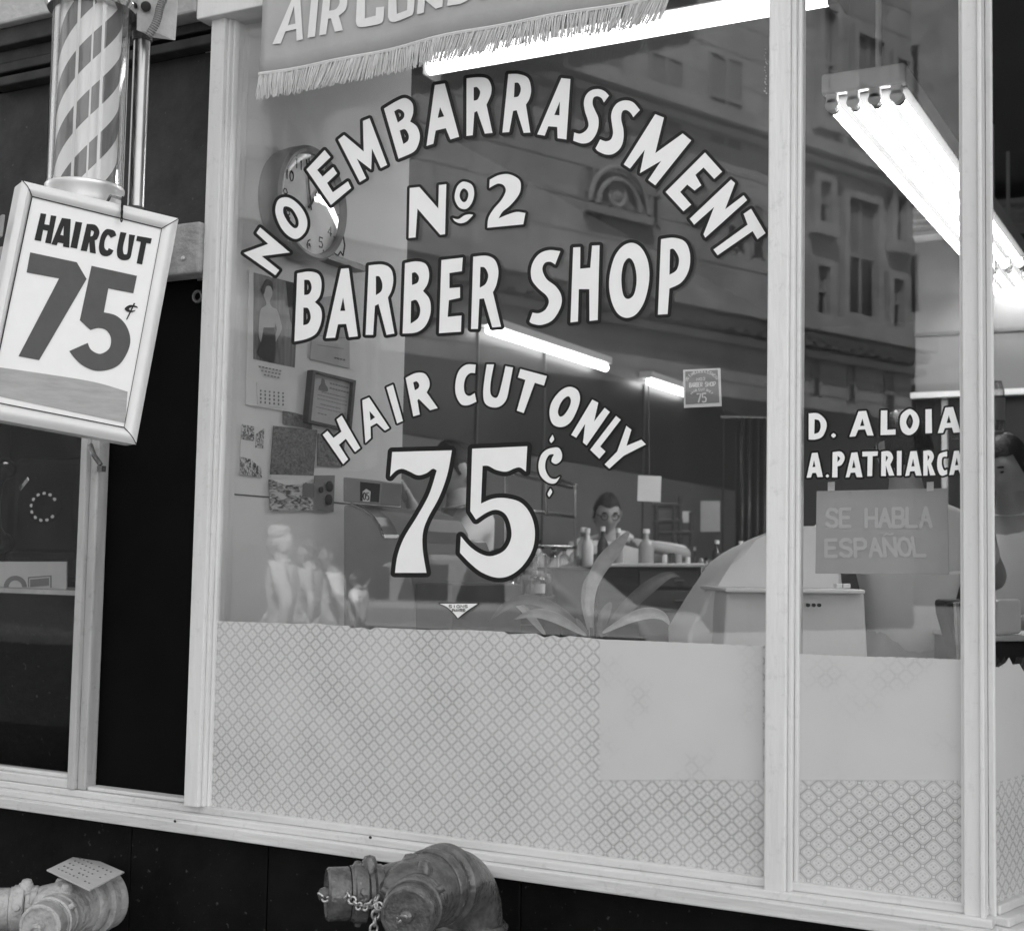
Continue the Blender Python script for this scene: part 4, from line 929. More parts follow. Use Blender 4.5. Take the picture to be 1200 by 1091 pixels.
# ------------------------------------------------------------------ shop furniture
FL = .05
reg = thing('cash_register', 'old grey cash register with curved hood showing the number 05', 'cash register', P(440, 730, 3.75))
rp = P(403, 660, 3.74); ru = Rh.copy(); rv = Vector((.12, .99, 0))       # set slightly turned to the street
def rg(px, py, d=0): return P(px, py, 3.42 + d * .5)
prof = [(402, 591), (410, 591.5), (425, 597), (437, 606), (444, 616), (449, 629), (470, 629), (478, 650), (484, 690), (490, 735), (498, 790), (402, 790)]
MB().slab([rg(a, b) for a, b in prof], rv * .36).build('side', M['grey'], reg, bevel=.006)
MB().slab([rg(a, b, .10) for a, b in ((414, 592), (440, 596), (466, 600), (481, 607), (489, 622), (496, 680), (440, 690), (420, 620))], rv * .22).build('hood', M['grey'], reg, bevel=.01)
MB().slab([rg(a, b, -.004) for a, b in ((449, 626.5), (468, 626.5), (466, 630.5), (451, 630.5))], rv * .03).build('trim', M['chrome'], reg)
MB().tube([rg(a, b, -.003) for a, b in ((411, 590.5), (425, 596), (437, 605), (444, 615), (449, 628))], .003, 6).build('edge_trim', M['chrome'], reg, smooth=True)
MB().slab([rg(a, b, .06) for a, b in ((402, 559), (448, 564.5), (446, 592), (402, 588))], rv * .08).build('indicator_box', M['grey'], reg, bevel=.003)
MB().slab([rg(a, b, .057) for a, b in ((422, 564.5), (445, 567), (443.5, 588.5), (422, 587))], rv * .003).build('indicator_window', M['ink'], reg)
MB().slab([rg(a, b, .054) for a, b in ((425, 576), (429, 573), (434, 576), (433, 588), (425, 587.5))], rv * .002).build('number_tab', M['paper'], reg)
pr_ = dict(o=rg(429, 580, .0525), x=ru, y=ZZ, n=-rv, f=lambda a, b: rg(a, b, .0525))
flat_mesh('number', word('05', ((425.8, 577), (432.5, 577.5), (432.5, 586), (425.8, 585.5)), 1.2, .5), pr_, M['ink'], reg)
MB().slab([rg(a, b, -.003) for a, b in ((487, 682), (530, 684), (530, 800), (487, 800))], rv * .3).build('drawer', M['greyd'], reg, bevel=.004)
tag(MB().slab([P(a, b, 4.0) for a, b in ((404, 735), (560, 735), (560, 830), (404, 830))], rv * .35).build('counter', M['wood'], None), 'low dark wooden counter under the cash register', 'counter')

M['bottle_d'] = mat('dark_bottle', .05, .15, .5, var=.2); M['bottle_p'] = mat('pale_bottle', .35, .2, .5, var=.1)
def MM(k): return M[k]
# mirror wall on the left: dark glass band, frames, lamps over it
mir = thing('wall_mirror', 'long dark mirror in upright panels down the left side wall', 'mirror', (-3.39, 5, 1.1))
mm = M['mirror'] = mat('dim_mirror', .10, .12, .5, var=.1, vscale=2)
M['mirror_lo'] = mat('lower_wall', .13, .5, .3, var=.15, vscale=2)
for (a, b) in ((.9, 3.44), (3.46, 5.58), (5.60, 7.08), (7.10, 8.9)):
    MB().box(-3.395, -3.385, a, b, 1.83, 2.40).build('dark_panel', M['wall_dark'], mir)
    MB().box(-3.395, -3.385, a, b, 1.05, 1.826).build('panel', M['mirror_lo'], mir)
for y in (3.45, 4.19, 5.59, 7.09): MB().box(-3.384, -3.375, y - .006, y + .006, 1.05, 2.40).build('mullion', M['greyd'], mir)
for y0_, y1_ in ((3.44, 4.90), (5.52, 6.35)):
    lm = thing('wall_lamp', 'bright fluorescent tube over the mirror, %s' % ('behind the word HAIR CUT ONLY' if y0_ < 4 else 'farther back beside the little square card'), 'lamp', (-3.33, y0_, 2.4), 'fluorescent tubes over the mirror')
    MB().box(-3.385, -3.30, y0_, y1_, 2.43, 2.47).build('housing', M['fixt'], lm)
    MB().cyl((-3.33, y0_ + .02, 2.405), (-3.33, y1_ - .02, 2.405),   .020, n=16).build('tube', M['tube_mid'], lm, smooth=True)
lg = tag(MB().box(-3.39, -3.20, 2.3, 8.8, 1.17, 1.195).build('mirror_ledge', M['greyd'], None, bevel=.003), 'long narrow ledge under the dark mirror panels, crowded with small bottles', 'ledge')
for k in range(30):
    y_ = 2.6 + k * .17 + random.uniform(-.05, .05); x_ = -3.29 + random.uniform(-.05, .06); H = random.uniform(.10, .21); R_ = random.uniform(.022, .036); mk = ('bottle_d', 'bottle_p', 'fixt')[k % 3] if k % 7 else 'ink'
    t = thing('bottle', 'small toiletry bottle in the row along the ledge under the mirror', 'bottle', (x_, y_, 1.195), 'bottles along the mirror ledge')
    MB().lathe((x_, y_, 1.195), ZZ, [(R_ * .92, 0), (R_, .004), (R_, H * .6), (R_ * .4, H * .74), (R_ * .36, H * .88)], 14).build('glass', MM(mk), t, smooth=True)
    MB().lathe((x_, y_, 1.195 + H * .88), ZZ, [(R_ * .45, 0), (R_ * .45, H * .12)], 12).build('cap', M['white'] if k % 2 else M['ink'], t)
# hanging four-tube fixtures running into the shop
def fixture(y0_, y1_, label, proto=None):
    f = thing('ceiling_lamp', label, 'lamp', (-1.04, y0_, 2.8), 'hanging four-tube fluorescent lamps')
    MB().box(-1.17, -.91, y0_, y1_, 2.735, 2.80).build('housing', M['fixt'], f, bevel=.008)
    MB().box(-1.168, -.912, y0_ + .03, y1_ - .03, 2.7315, 2.7348).build('reflector', M['reflector'], f)
    for k in range(4):
        x = -1.14 + k * .0667
        MB().cyl((x, y0_ + .05, 2.70), (x, y1_ - .05, 2.70), .0155, n=14).build('tube', M['tube'], f, smooth=True)
        for (ye, s_) in ((y0_ + .02, 1), (y1_ - .02, -1)):
            sk = MB().box(x - .017, x + .017, ye - .012, ye + .012, 2.705, 2.738).lathe((x, ye - .012 * s_, 2.702), (0, s_, 0), [(.021, 0), (.021, .03)], 14); sk.build('socket', M['fixt'], f, bevel=.003)
            MB().lathe((x, ye + .018 * s_, 2.70), (0, s_, 0), [(.0205, 0), (.0205, .012)], 14).build('tube_end', M['greyd'], f)
    for y in (y0_ + .12, y1_ - .3): MB().cyl((-1.02, y, 2.80), (-1.02, y, 3.31), .009, n=10).build('rod', M['fixt'], f)
    return f
fixture(1.70, 4.32, 'four-tube fluorescent lamp hanging nearest the window, its end facing the street')
fixture(4.36, 6.9, 'four-tube fluorescent lamp hanging behind the nearest one')
cl = thing('strip_lamp', 'long bright strip lamp hanging along the window behind the banner', 'lamp', (-1.6, 1.06, 2.76))
MB().box(-2.24, -.93, 1.03, 1.11, 2.80, 2.86).build('housing', M['fixt'], cl, bevel=.005)
MB().cyl((-2.21, 1.05, 2.765), (-.96, 1.05, 2.765), .022, n=16).build('tube', M['tube_soft'], cl, smooth=True)
for x in (-2.235, -.955): MB().box(x - .012, x + .02, 1.02, 1.13, 2.735, 2.80).build('socket', M['greyd'], cl, bevel=.004)
for x in (-2.0, -1.2): MB().cyl((x, 1.07, 2.86), (x, 1.07, 3.31), .008, n=10).build('rod', M['fixt'], cl)
# tall cabinet with louvres at the back right
tc_ = thing('tall_cabinet', 'tall pale cabinet with dark louvres on top and a lamp bar across its middle', 'cabinet', (-1.3, 5.3, FL))
a = at(1072, 285, 5.0); b = at(1072, 462, 5.0); zt_ = at(1072, 248, 5.0).z
MB().box(a.x, -.95, 5.0, 5.5, b.z, a.z).build('panel', M['wall_mid'], tc_, bevel=.004)
for k in range(4):
    z = a.z + (zt_ - a.z) * (k + .5) / 4; MB().obox(((a.x - .95) / 2, 5.0, z), X_, Vector((0, 1, -.35)), Vector((0, .35, 1)), (-.95 - a.x) / 2, .05, .012).build('louvre', M['fixt'], tc_)
MB().box(a.x + .01, -.96, 5.06, 5.5, a.z, zt_).build('louvre_back', M['ink'], tc_)
MB().box(a.x - .01, -.95, 4.93, 4.99, b.z - .03, b.z).build('lamp_bar', M['white'], tc_)
MB().box(a.x, -.95, 5.02, 5.5, FL, b.z - .03).build('lower_doors', M['wall_dark'], tc_)
MB().box(at(1104, 480, 5).x, at(1110, 480, 5).x, 4.985, 5.02, FL, b.z - .03).build('post', M['fixt'], tc_)
MB().box(a.x, -.95, 4.99, 4.998, at(1072, 395, 5).z, at(1072, 391, 5).z).build('seam', M['greyd'], tc_)
# back wall things
MB().box(-2.6, -1.7, 8.93, 8.99, .05, 2.35)
cu_ = thing('curtain', 'dark hanging curtain in folds at the back, left of the mullion', 'curtain', P(882, 600, 8.6))
c0, c1 = P(862, 560, 8.8), P(915, 560, 8.8); pts = []
nF = 60
for i in range(nF + 1):
    t = i / nF; p = c0.lerp(c1, t); pts.append(p + Fh * (.04 * math.sin(t * 38) + .01 * math.sin(t * 90)))
vs = [(p.x, p.y, z) for z in (.4, 2.2) for p in pts]; fs = [(i, i + 1, nF + 2 + i, nF + 1 + i) for i in range(nF)]
o = MB().add(vs, fs).build('drape', M['wall_dark'], cu_, smooth=True); sm = o.modifiers.new('thick', 'SOLIDIFY'); sm.thickness = .006
MB().cyl(c0 + ZZ * (2.21 - c0.z) - Rh * .1, c1 + ZZ * (2.21 - c1.z) + Rh * .1, .012).build('rail', M['chrome'], cu_)
def card_at(name, label, cat, q, D, m, th=.01): return tag(MB().slab([P(a, b, D) for a, b in q], Fh * th).build(name, m, None), label, cat)
card_at('wall_notice', 'pale grey notice sheet on the back wall near the dark curtain', 'notice', [(821, 587), (844, 587), (844, 623), (821, 623)], 8.6, M['paper_g'])
card_at('wall_notice', 'small bright notice sheet on the back wall right of the open rack', 'notice', [(798, 599), (809, 599), (809, 612), (798, 612)], 8.6, M['paper'])
hsn = card_at('hanging_card', 'bright white card hanging under the word ONLY', 'card', [(748, 557), (775, 558), (774, 588), (747, 587)], 5.6, M['white'])
MB().tube([P(761, 557, 5.6), P(760, 450, 5.6)], .002, 5).build('string', M['greyd'], hsn)
# open racks
rk = thing('wire_rack', 'open chrome wire rack of thin bars behind the cent sign', 'rack', P(640, 690, 6.2))
D_ = 6.2
mm = MB()
for (p, q) in (((590, 545), (676, 569)), ((590, 553), (676, 573)), ((592, 545), (592, 690)), ((674, 567), (674, 690)), ((640, 557), (640, 604)), ((600, 597), (676, 606)), ((600, 640), (676, 642))): mm.cyl(P(*p, D_), P(*q, D_), .008, n=8)
mm.build('bars', M['chrome'], rk, smooth=True)
rk2 = thing('open_rack', 'dark open shelf rack with bottles against the back wall', 'rack', P(805, 690, 7.8))
mm = MB()
for (p, q) in (((769, 590), (769, 660)), ((797, 580), (797, 650)), ((765, 592), (800, 592)), ((765, 612), (800, 610)), ((771, 624), (812, 624)), ((771, 640), (812, 642)), ((790, 590), (790, 640)), ((810, 600), (810, 660))):
    mm.cyl(P(*p, 7.8), P(*q, 7.8), .014, n=8)
mm.build('rack_bars', M['wood'], rk2)
MB().slab([P(a, b, 7.9) for a, b in ((772, 598), (790, 598), (790, 611), (772, 611))], Fh * .02).build('rack_panel', M['grey'], rk2)
# station cabinet with bottles
cb_ = thing('station_cabinet', 'dark barber station cabinet with a pale worktop behind the leaves', 'cabinet', P(785, 760, 5.4))
MB().slab([P(a, b, 5.4) for a, b in ((700, 664), (822, 664), (822, 800), (700, 800))], Fh * .5).build('carcass', M['wood'], cb_, bevel=.006)
MB().slab([P(a, b, 5.36) for a, b in ((696, 660), (826, 660), (826, 664.5), (696, 664.5))], Fh * .56).build('worktop', M['fixt'], cb_, bevel=.004)
for (p0, p1) in (((749, 669), (818, 688)), ((749, 692), (818, 715)), ((749, 719), (818, 744))):
    MB().slab([P(a, b, 5.385) for a, b in ((p0[0], p0[1]), (p1[0], p0[1]), (p1[0], p1[1]), (p0[0], p1[1]))], Fh * .02).build('drawer', M['greyd'], cb_, bevel=.003)
    MB().slab([P(a, b, 5.375) for a, b in ((790, p0[1] + 11), (802, p0[1] + 11), (802, p0[1] + 12.6), (790, p0[1] + 12.6))], Fh * .01).build('handle', M['chrome'], cb_)
lc = thing('low_counter', 'low dark counter carrying bottles behind the figure 5', 'counter', P(640, 760, 5.0))
MB().slab([P(a, b, 5.0) for a, b in ((500, 700), (690, 704), (690, 800), (500, 800))], Fh * .45).build('carcass', M['wood'], lc, bevel=.005)
MB().slab([P(a, b, 4.97) for a, b in ((497, 696.5), (694, 700.5), (694, 704.5), (497, 700.5))], Fh * .50).build('worktop', M['greyd'], lc, bevel=.003)
us = thing('wall_shelf', 'narrow shelf of bottles above the low counter', 'shelf', P(650, 666, 5.3))
MB().slab([P(a, b, 5.3) for a, b in ((615, 664.5), (702, 664.5), (702, 668.5), (615, 668.5))], Fh * .2).build('board', M['greyd'], us)
MB().slab([P(a, b, 5.32) for a, b in ((640, 668.5), (655, 668.5), (655, 699), (640, 699))], Fh * .03).slab([P(a, b, 5.32) for a, b in ((690, 668.5), (698, 668.5), (698, 699), (690, 699))], Fh * .03).build('support', M['wood'], us)
def bottle(px, pb_, h, w, D, m, cap, label, lab=False):
    b = P(px, pb_, D + .1); s = (D + .1) / FPX; H = h * s; R = w * s / 2
    t = thing('bottle', label, 'bottle', b, 'bottles on the barber station')
    MB().lathe(b, ZZ, [(R * .92, 0), (R, .004), (R, H * .52), (R * .8, H * .62), (R * .38, H * .72), (R * .34, H * .88)], 18).build('glass', m, t, smooth=True)
    MB().lathe(b + ZZ * H * .88, ZZ, [(R * .45, 0), (R * .45, H * .12)], 14).build('cap', cap, t)
    if lab: MB().lathe(b + ZZ * H * .12, ZZ, [(R * 1.02, 0), (R * 1.02, H * .32)], 18, caps=False).build('label', M['paper'], t)
    return t
for px, pb_, h, w, D, m, cap, l in (
    (688, 664, 45, 14, 5.35, 'fixt', 'white', 'white flask-like bottle, leftmost on the cabinet behind the pale leaf'),
    (706, 663, 46, 13, 5.45, 'bottle_d', 'white', 'dark bottle with white cap on the cabinet below the barber with glasses'),
    (724, 663, 44, 12, 5.50, 'bottle_p', 'white', 'pale bottle half hidden by the pale leaf'),
    (757, 662, 42, 18, 5.45, 'bottle_p', 'white', 'wide shouldered bottle with white cap at the middle of the cabinet'),
    (840, 668, 35, 12, 6.2, 'bottle_d', 'white', 'dark bottle with white cap left of the draped chair'),
    (868, 664, 30, 12, 6.4, 'bottle_d', 'white', 'dark bottle with white cap standing behind the draped chair'),
    (624, 664, 22, 12, 5.3, 'bottle', 'ink', 'clear bottle first from the left on the narrow shelf'), (636, 664, 24, 11, 5.34, 'bottle', 'ink', 'clear bottle second from the left on the narrow shelf'),
    (648, 664, 22, 12, 5.3, 'bottle', 'ink', 'clear bottle third from the left on the narrow shelf'), (661, 664, 21, 12, 5.3, 'bottle', 'ink', 'clear bottle fourth from the left on the narrow shelf'),
    (673, 664, 24, 12, 5.3, 'bottle', 'ink', 'clear bottle fifth from the left on the narrow shelf'), (683, 664, 46, 15, 5.36, 'bottle', 'white', 'tall pale pointed bottle at the right end of the narrow shelf')):
    bottle(px, pb_, h, w, D, M[m], M[cap], l)
for k in range(9):
    b_ = bottle(598 + k * 11.5 + random.uniform(-2, 2), 699, random.uniform(20, 34), random.uniform(8, 12), 4.95 + .25 * random.random(), M[('bottle', 'bottle_d', 'bottle_p')[k % 3]], M[('ink', 'chrome', 'white')[k % 3]], 'small bottle in the crowded row on the low counter right of the figure 5')
    b_['group'] = 'small bottles on the low counter'
bottle(626, 698, 36, 13, 4.95, M['bottle'], M['chrome'], 'clear bottle with bright cap on the low counter beside the figure 5')
bottle(632, 699, 34, 13, 4.90, M['bottle'], M['ink'], 'clear bottle with a white label on the low counter', True)
for i, (px, w, h) in enumerate(((779, 6, 12), (787, 7, 14), (795, 8, 12), (806, 6, 9), (814, 7, 9), (822, 5, 8))):
    b = P(px, 662, 5.55); s = 5.55 / FPX
    tag(MB().lathe(b, ZZ, [(w * s / 2, 0), (w * s / 2, h * s * .9), (w * s * .42, h * s)], 14).build('jar', [M['fixt'], M['bottle_d'], M['bottle_p']][i % 3], None, smooth=True),
        ['small pale jar first from the left on the cabinet top', 'small dark jar second from the left on the cabinet top', 'small grey jar third from the left on the cabinet top', 'low pale jar fourth from the left on the cabinet top', 'low dark jar fifth from the left on the cabinet top', 'smallest grey jar at the right end of the cabinet top'][i], 'jar', 'jars on the station cabinet')
# tray of small tools beside the draped chair
ty = thing('tool_tray', 'small tray crowded with glass and metal tools left of the draped chair', 'tray', P(838, 672, 5.9))
MB().slab([P(a, b, 5.9) for a, b in ((818, 672), (850, 672), (846, 677), (822, 677))], Fh * .25).build('tray', M['fixt'], ty)
mm = MB()
for k in range(14):
    b = P(820 + k * 2.1, 672, 5.95 + .1 * random.random()); mm.cyl(b, b + ZZ * random.uniform(.03, .06), .006, n=8)
mm.build('tools', M['chrome'], ty)
MB().cyl(P(835, 677, 6.0), P(835, 760, 6.0), .02, n=10).build('stem', M['greyd'], ty)

# white draped chair and white cabinet at the right of the main pane
dr = thing('draped_chair', 'barber chair under a big pale sheet, beside the mullion', 'barber chair', P(860, 790, 3.2))
prof = [(806, 790), (805, 743), (812, 731), (822, 716), (832, 698), (843, 680), (856, 661), (870, 644), (886, 631), (902, 622), (925, 616), (960, 616), (985, 640), (990, 700), (992, 790)]
rows = []; nD = 9
for k in range(nD):
    t = k / (nD - 1); sc = 1 - .10 * t; row = []
    for (a, b) in prof:
        ca_ = 898; bb = 790 + (b - 790) * (sc if b < 780 else 1); aa = ca_ + (a - ca_) * sc
        row.append(P(aa, bb, 3.2) + Fh * (.55 * t) + Fh * .015 * math.sin(a * .13 + k))
    rows.append(row)
n = len(prof); vs = [p for r in rows for p in r]; fs = [(k * n + i, k * n + i + 1, (k + 1) * n + i + 1, (k + 1) * n + i) for k in range(nD - 1) for i in range(n - 1)]
fs += [tuple(range(n - 1, -1, -1)), tuple((nD - 1) * n + i for i in range(n))]
o = MB().add(vs, fs).build('sheet_cover', M['sheet'], dr, smooth=True, bevel=.012)
wc = thing('white_cabinet', 'low white enamel cabinet with three dark knobs at the foot of the right pane', 'cabinet', P(960, 790, 3.0))
wx = [(852, 693), (1013, 695), (1018, 790), (845, 790)]
MB().slab([P(a, b, 3.02) for a, b in wx], Fh * .35).build('carcass', M['cloth'], wc, bevel=.006)
MB().slab([P(a, b, 2.99) for a, b in ((850, 689), (1014, 691), (1014, 696), (850, 694))], Fh * .40).build('worktop', M['white'], wc, bevel=.003)
for px in (947, 953.5, 960): MB().lathe(P(px, 709, 3.0), -Fh, [(.004, -.004), (.004, .004)], 12).build('knob', M['ink'], wc)
for px, w in ((980, 7), (988, 9)):
    tag(MB().slab([P(a, b, 3.05) for a, b in ((px, 684), (px + w, 684), (px + w, 689.3), (px, 689.3))], Fh * .03).build('small_box', M['white'], None, bevel=.002), 'small white box on the white cabinet, %s' % ('the left of two' if px < 985 else 'the right of two'), 'box')
# cards stuck on the inside of the glass
es = thing('window_sign', 'grey translucent card reading SE HABLA ESPAÑOL hung inside the right pane', 'sign', at(1030, 673, .03))
M['es_card'] = mat('faded_card', .42, .6, .3, var=.06, vscale=10); M['es_ink'] = mat('faded_lettering', .54, .6, .3, var=.06, vscale=10)
MB().slab([at(a, b, .03) for a, b in ((957, 575.5), (1110, 572), (1112, 673), (955.5, 672))], (0, .003, 0)).build('card', M['es_card'], es)
wq = [('SE', (969, 597), (997, 596.5), (997, 617), (969, 617)), ('HABLA', (1015, 597), (1091, 595), (1091, 617), (1015, 617)), ('ESPANOL', (968, 633), (1082, 630), (1085, 651), (968, 652))]
for w_, *q in wq: flat_mesh('lettering', word(w_, q, 4.2, .32, True), plane_y(.0292), M['es_ink'], es, .0003)
flat_mesh('tilde', strokes([[(1035, 627.5), (1039, 625.5), (1043, 626.5), (1047, 625)]], 2.0), plane_y(.0292), M['es_ink'], es, .0003)
for px in (970, 1086): MB().slab([at(a, b, .028) for a, b in ((px, 565), (px + 8, 564.5), (px + 8, 575), (px, 575.5))], (0, .0015, 0)).build('tape', M['paper'], es)
ps = thing('strip_card', 'narrow translucent strip of card between the grey sign and the corner post', 'card', at(1122, 670, .034))
MB().slab([at(a, b, .034) for a, b in ((1094, 670), (1133, 669), (1133, 672), (1094, 674))], (0, .002, 0)).build('strip', M['paper'], ps)
mn = thing('small_card', 'small square grey card with tiny arched lettering stuck inside the glass above ONLY', 'card', at(823, 478, .012))
MB().slab([at(a, b, .012) for a, b in ((800.5, 433.5), (844, 431.5), (845.5, 476), (801.5, 478))], (0, .0015, 0)).build('border', M['paper'], mn)
MB().slab([at(a, b, .0112) for a, b in ((803, 435.5), (841, 433.5), (843, 472), (803.5, 474))], (0, .0005, 0)).build('print', M['grey'], mn)
TXT = word('BARBER', ((808, 449), (823, 448.2), (823, 453.2), (808, 454)), 1.1, .35) + word('SHOP', ((826.5, 448.2), (838.5, 447.5), (838.5, 452.5), (826.5, 453)), 1.1, .35) + word('NO2', ((816.5, 443), (826.5, 442.4), (826.5, 445.6), (816.5, 446.2)), .9, .4) + word('75', ((816.5, 462), (828, 461), (828, 471), (816.5, 472)), 1.8, .3)
arcw = 'NOEMBARRASSMENT'
for i, ch in enumerate(arcw):
    t = (i + (.7 if i > 1 else 0)) / 15.4; a = rad(168 - 156 * t); cx, cy = 823 + 18.5 * math.cos(a), 448 - 12.5 * math.sin(a) ; d = (math.sin(a), math.cos(a)); 
    ux, uy = math.sin(a) * .9, math.cos(a) * .9; up_ = (math.cos(a), -math.sin(a))
    TXT += word(ch, tuple((cx + sx_ * ux * 1.0 + sy_ * up_[0] * 1.7, cy + sx_ * uy * 1.0 + sy_ * up_[1] * 1.7) for sx_, sy_ in ((-1, 1), (1, 1), (1, -1), (-1, -1))), .75)
for i, ch in enumerate('HAIRCUTONLY'):
    t = (i + (.4 if i > 3 else 0) + (.4 if i > 6 else 0)) / 11; a = rad(158 - 136 * t); cx, cy = 822.5 + 13 * math.cos(a), 464 - 7.5 * math.sin(a); ux, uy = math.sin(a) * .8, math.cos(a) * .8; up_ = (math.cos(a), -math.sin(a))
    TXT += word(ch, tuple((cx + sx_ * ux + sy_ * up_[0] * 1.3, cy + sx_ * uy + sy_ * up_[1] * 1.3) for sx_, sy_ in ((-1, 1), (1, 1), (1, -1), (-1, -1))), .6)
flat_mesh('lettering', TXT, plane_y(.0104), M['paper'], mn, .0003)
# far right seen through the splayed pane
wk = thing('work_counter', 'dark counter with a pale top and folded towel behind the splayed pane', 'counter', P(1185, 800, 3.6))
MB().slab([P(a, b, 3.6) for a, b in ((1150, 752), (1240, 752), (1240, 830), (1150, 830))], Fh * .4).build('carcass', M['ink'], wk)
MB().slab([P(a, b, 3.58) for a, b in ((1150, 746), (1240, 744), (1240, 751), (1150, 752))], Fh * .43).build('worktop', M['fixt'], wk, bevel=.003)
tw = tag(MB().slab([P(a, b, 3.62) for a, b in ((1167, 703), (1197, 702), (1198, 742), (1168, 745))], Fh * .05).build('folded_towel', M['cloth'], None, bevel=.008), 'folded pale towel on the counter behind the splayed pane', 'towel')
jr = thing('glass_jar', 'tall glass jar with dark lettering high behind the splayed pane', 'jar', P(1164, 505, 4.2))
b = P(1164, 505, 4.2); MB().lathe(b, ZZ, [(.03, 0), (.033, .02), (.033, .12), (.026, .145), (.026, .15)], 20).build('glass', M['bottle'], jr, smooth=True); MB().lathe(b, ZZ, [(.035, .03), (.035, .10)], 20, caps=False).build('label', M['grey'], jr)
sh_ = tag(MB().slab([P(a, b, 4.1) for a, b in ((1140, 505.5), (1176, 505.5), (1176, 508), (1140, 508))], Fh * .2).build('jar_shelf', M['greyd'], None), 'small dark shelf under the tall glass jar', 'shelf')
chr_ = thing('chair_frame', 'dark chrome chair arm below the translucent strip', 'chair', P(1120, 790, 3.4))
MB().slab([P(a, b, 3.4) for a, b in ((1108, 703), (1140, 703), (1140, 790), (1126, 775), (1117, 745), (1110, 720))], Fh * .1).build('pad', M['ink'], chr_, bevel=.01)
MB().cyl(P(1122, 706, 3.38), P(1126, 772, 3.38), .012, n=10).build('arm_post', M['chrome'], chr_)

# ================================================================== potted plant inside the glass
plt = thing('window_plant', 'broad leaved plant standing inside the window above the film', 'plant', at(695, 790, .28))
def leaf(pts, widths, m, Y=.25, lean=.05, fold=.7):
    n = len(pts); C_ = []
    for i, (a, b) in enumerate(pts): C_.append(at(a, b, Y + lean * i / n))
    vs = []; fs = []
    for i in range(n):
        d = (C_[min(i + 1, n - 1)] - C_[max(i - 1, 0)]).normalized(); nrm = (CAM - C_[i]).normalized(); w = d.cross(nrm).normalized() * widths[i] * .38
        vs += [C_[i] + w + nrm * widths[i] * fold * .5, C_[i], C_[i] - w + nrm * widths[i] * fold * .3]
    for i in range(n - 1):
        for k in (0, 1): fs.append((3 * i + k, 3 * i + k + 1, 3 * i + k + 4, 3 * i + k + 3))
    o = MB().add(vs, fs).build('leaf', m, plt, smooth=True, fix=False); s_ = o.modifiers.new('thick', 'SOLIDIFY'); s_.thickness = .0012
    su = o.modifiers.new('round', 'SUBSURF'); su.levels = 2; su.render_levels = 2
leaf([(708, 745), (722, 725), (745, 700), (768, 682), (786, 671), (797, 676)], [.012, .035, .045, .04, .022, .004], M['leaf'], .24)
leaf([(705, 742), (725, 731), (746, 720), (765, 717), (780, 722), (785, 733)], [.01, .02, .036, .036, .024, .004], M['leaf_p'], .20)
leaf([(706, 748), (704, 730), (712, 712), (716, 706)], [.02, .035, .03, .01], M['leaf'], .26)
leaf([(695, 745), (690, 715), (692, 685), (705, 660), (722, 642), (738, 622)], [.010, .028, .038, .052, .046, .012], M['leaf_p'], .30, .1)
leaf([(692, 745), (688, 712), (689, 685), (695, 668)], [.01, .04, .045, .01], M['leaf_p'], .33)
leaf([(690, 745), (665, 722), (640, 706), (615, 700), (590, 710), (570, 730)], [.01, .03, .036, .032, .026, .004], M['leaf'], .30)
leaf([(688, 745), (672, 735), (650, 722), (625, 716), (602, 726)], [.008, .024, .036, .03, .004], M['leaf_p'], .22)
leaf([(640, 745), (622, 722), (608, 708), (600, 706)], [.01, .03, .02, .004], M['leaf_p'], .34)
leaf([(686, 748), (682, 735), (675, 724)], [.02, .024, .006], M['leaf'], .22)
mm = MB()
for (a, b) in ((700, 730), (693, 735), (688, 738), (706, 735)): mm.tube([at(697, 790, .28), at((697 + a) / 2, 765, .28), at(a, b, .27)], .004, 6)
mm.build('stem', M['leaf'], plt, smooth=True)
pt = at(697, 800, .28)
MB().lathe(pt - ZZ * .12, ZZ, [(.055, 0), (.075, .13), (.08, .13), (.08, .15), (.07, .15)], 28).build('pot', M['grey'], plt, smooth=True)
dv = thing('dark_vase', 'dark pointed vase behind the pale leaf', 'vase', P(672, 760, 4.0))
MB().lathe(P(674, 775, 4.0), ZZ, [(.02, 0), (.03, .02), (.045, .08), (.075, .26), (.078, .265), (.07, .26)], 24).build('vase', M['ink'], dv, smooth=True)
tag(MB().box(-2.09, -.45, .12, .45, pt.z - .14, pt.z - .12).build('window_shelf', M['wood'], None), 'wooden shelf behind the patterned film that carries the plant', 'shelf')
# ================================================================== people
def skin_mesh(name, J, E_, root, lv=2):
    """J: name -> (Vector, radius or (rx, ry)); E_: edges by name. Returns an evaluated skin mesh"""
    keys = list(J); me = bpy.data.meshes.new(name); me.from_pydata([tuple(J[k][0]) for k in keys], [(keys.index(a), keys.index(b)) for a, b in E_], [])
    ob = bpy.data.objects.new('tmp', me); COL.objects.link(ob)
    ob.modifiers.new('skin', 'SKIN').use_smooth_shade = True
    for i, k in enumerate(keys):
        sv = me.skin_vertices[0].data[i]; r_ = J[k][1]; sv.radius = r_ if isinstance(r_, tuple) else (r_, r_); sv.use_root = (k == root)
    s_ = ob.modifiers.new('sub', 'SUBSURF'); s_.levels = lv; s_.render_levels = lv
    dg = bpy.context.evaluated_depsgraph_get(); dg.update()
    out = bpy.data.meshes.new_from_object(ob.evaluated_get(dg))
    bpy.data.objects.remove(ob); bpy.data.meshes.remove(me)
    return [v.co.copy() for v in out.vertices], [tuple(p.vertices) for p in out.polygons]

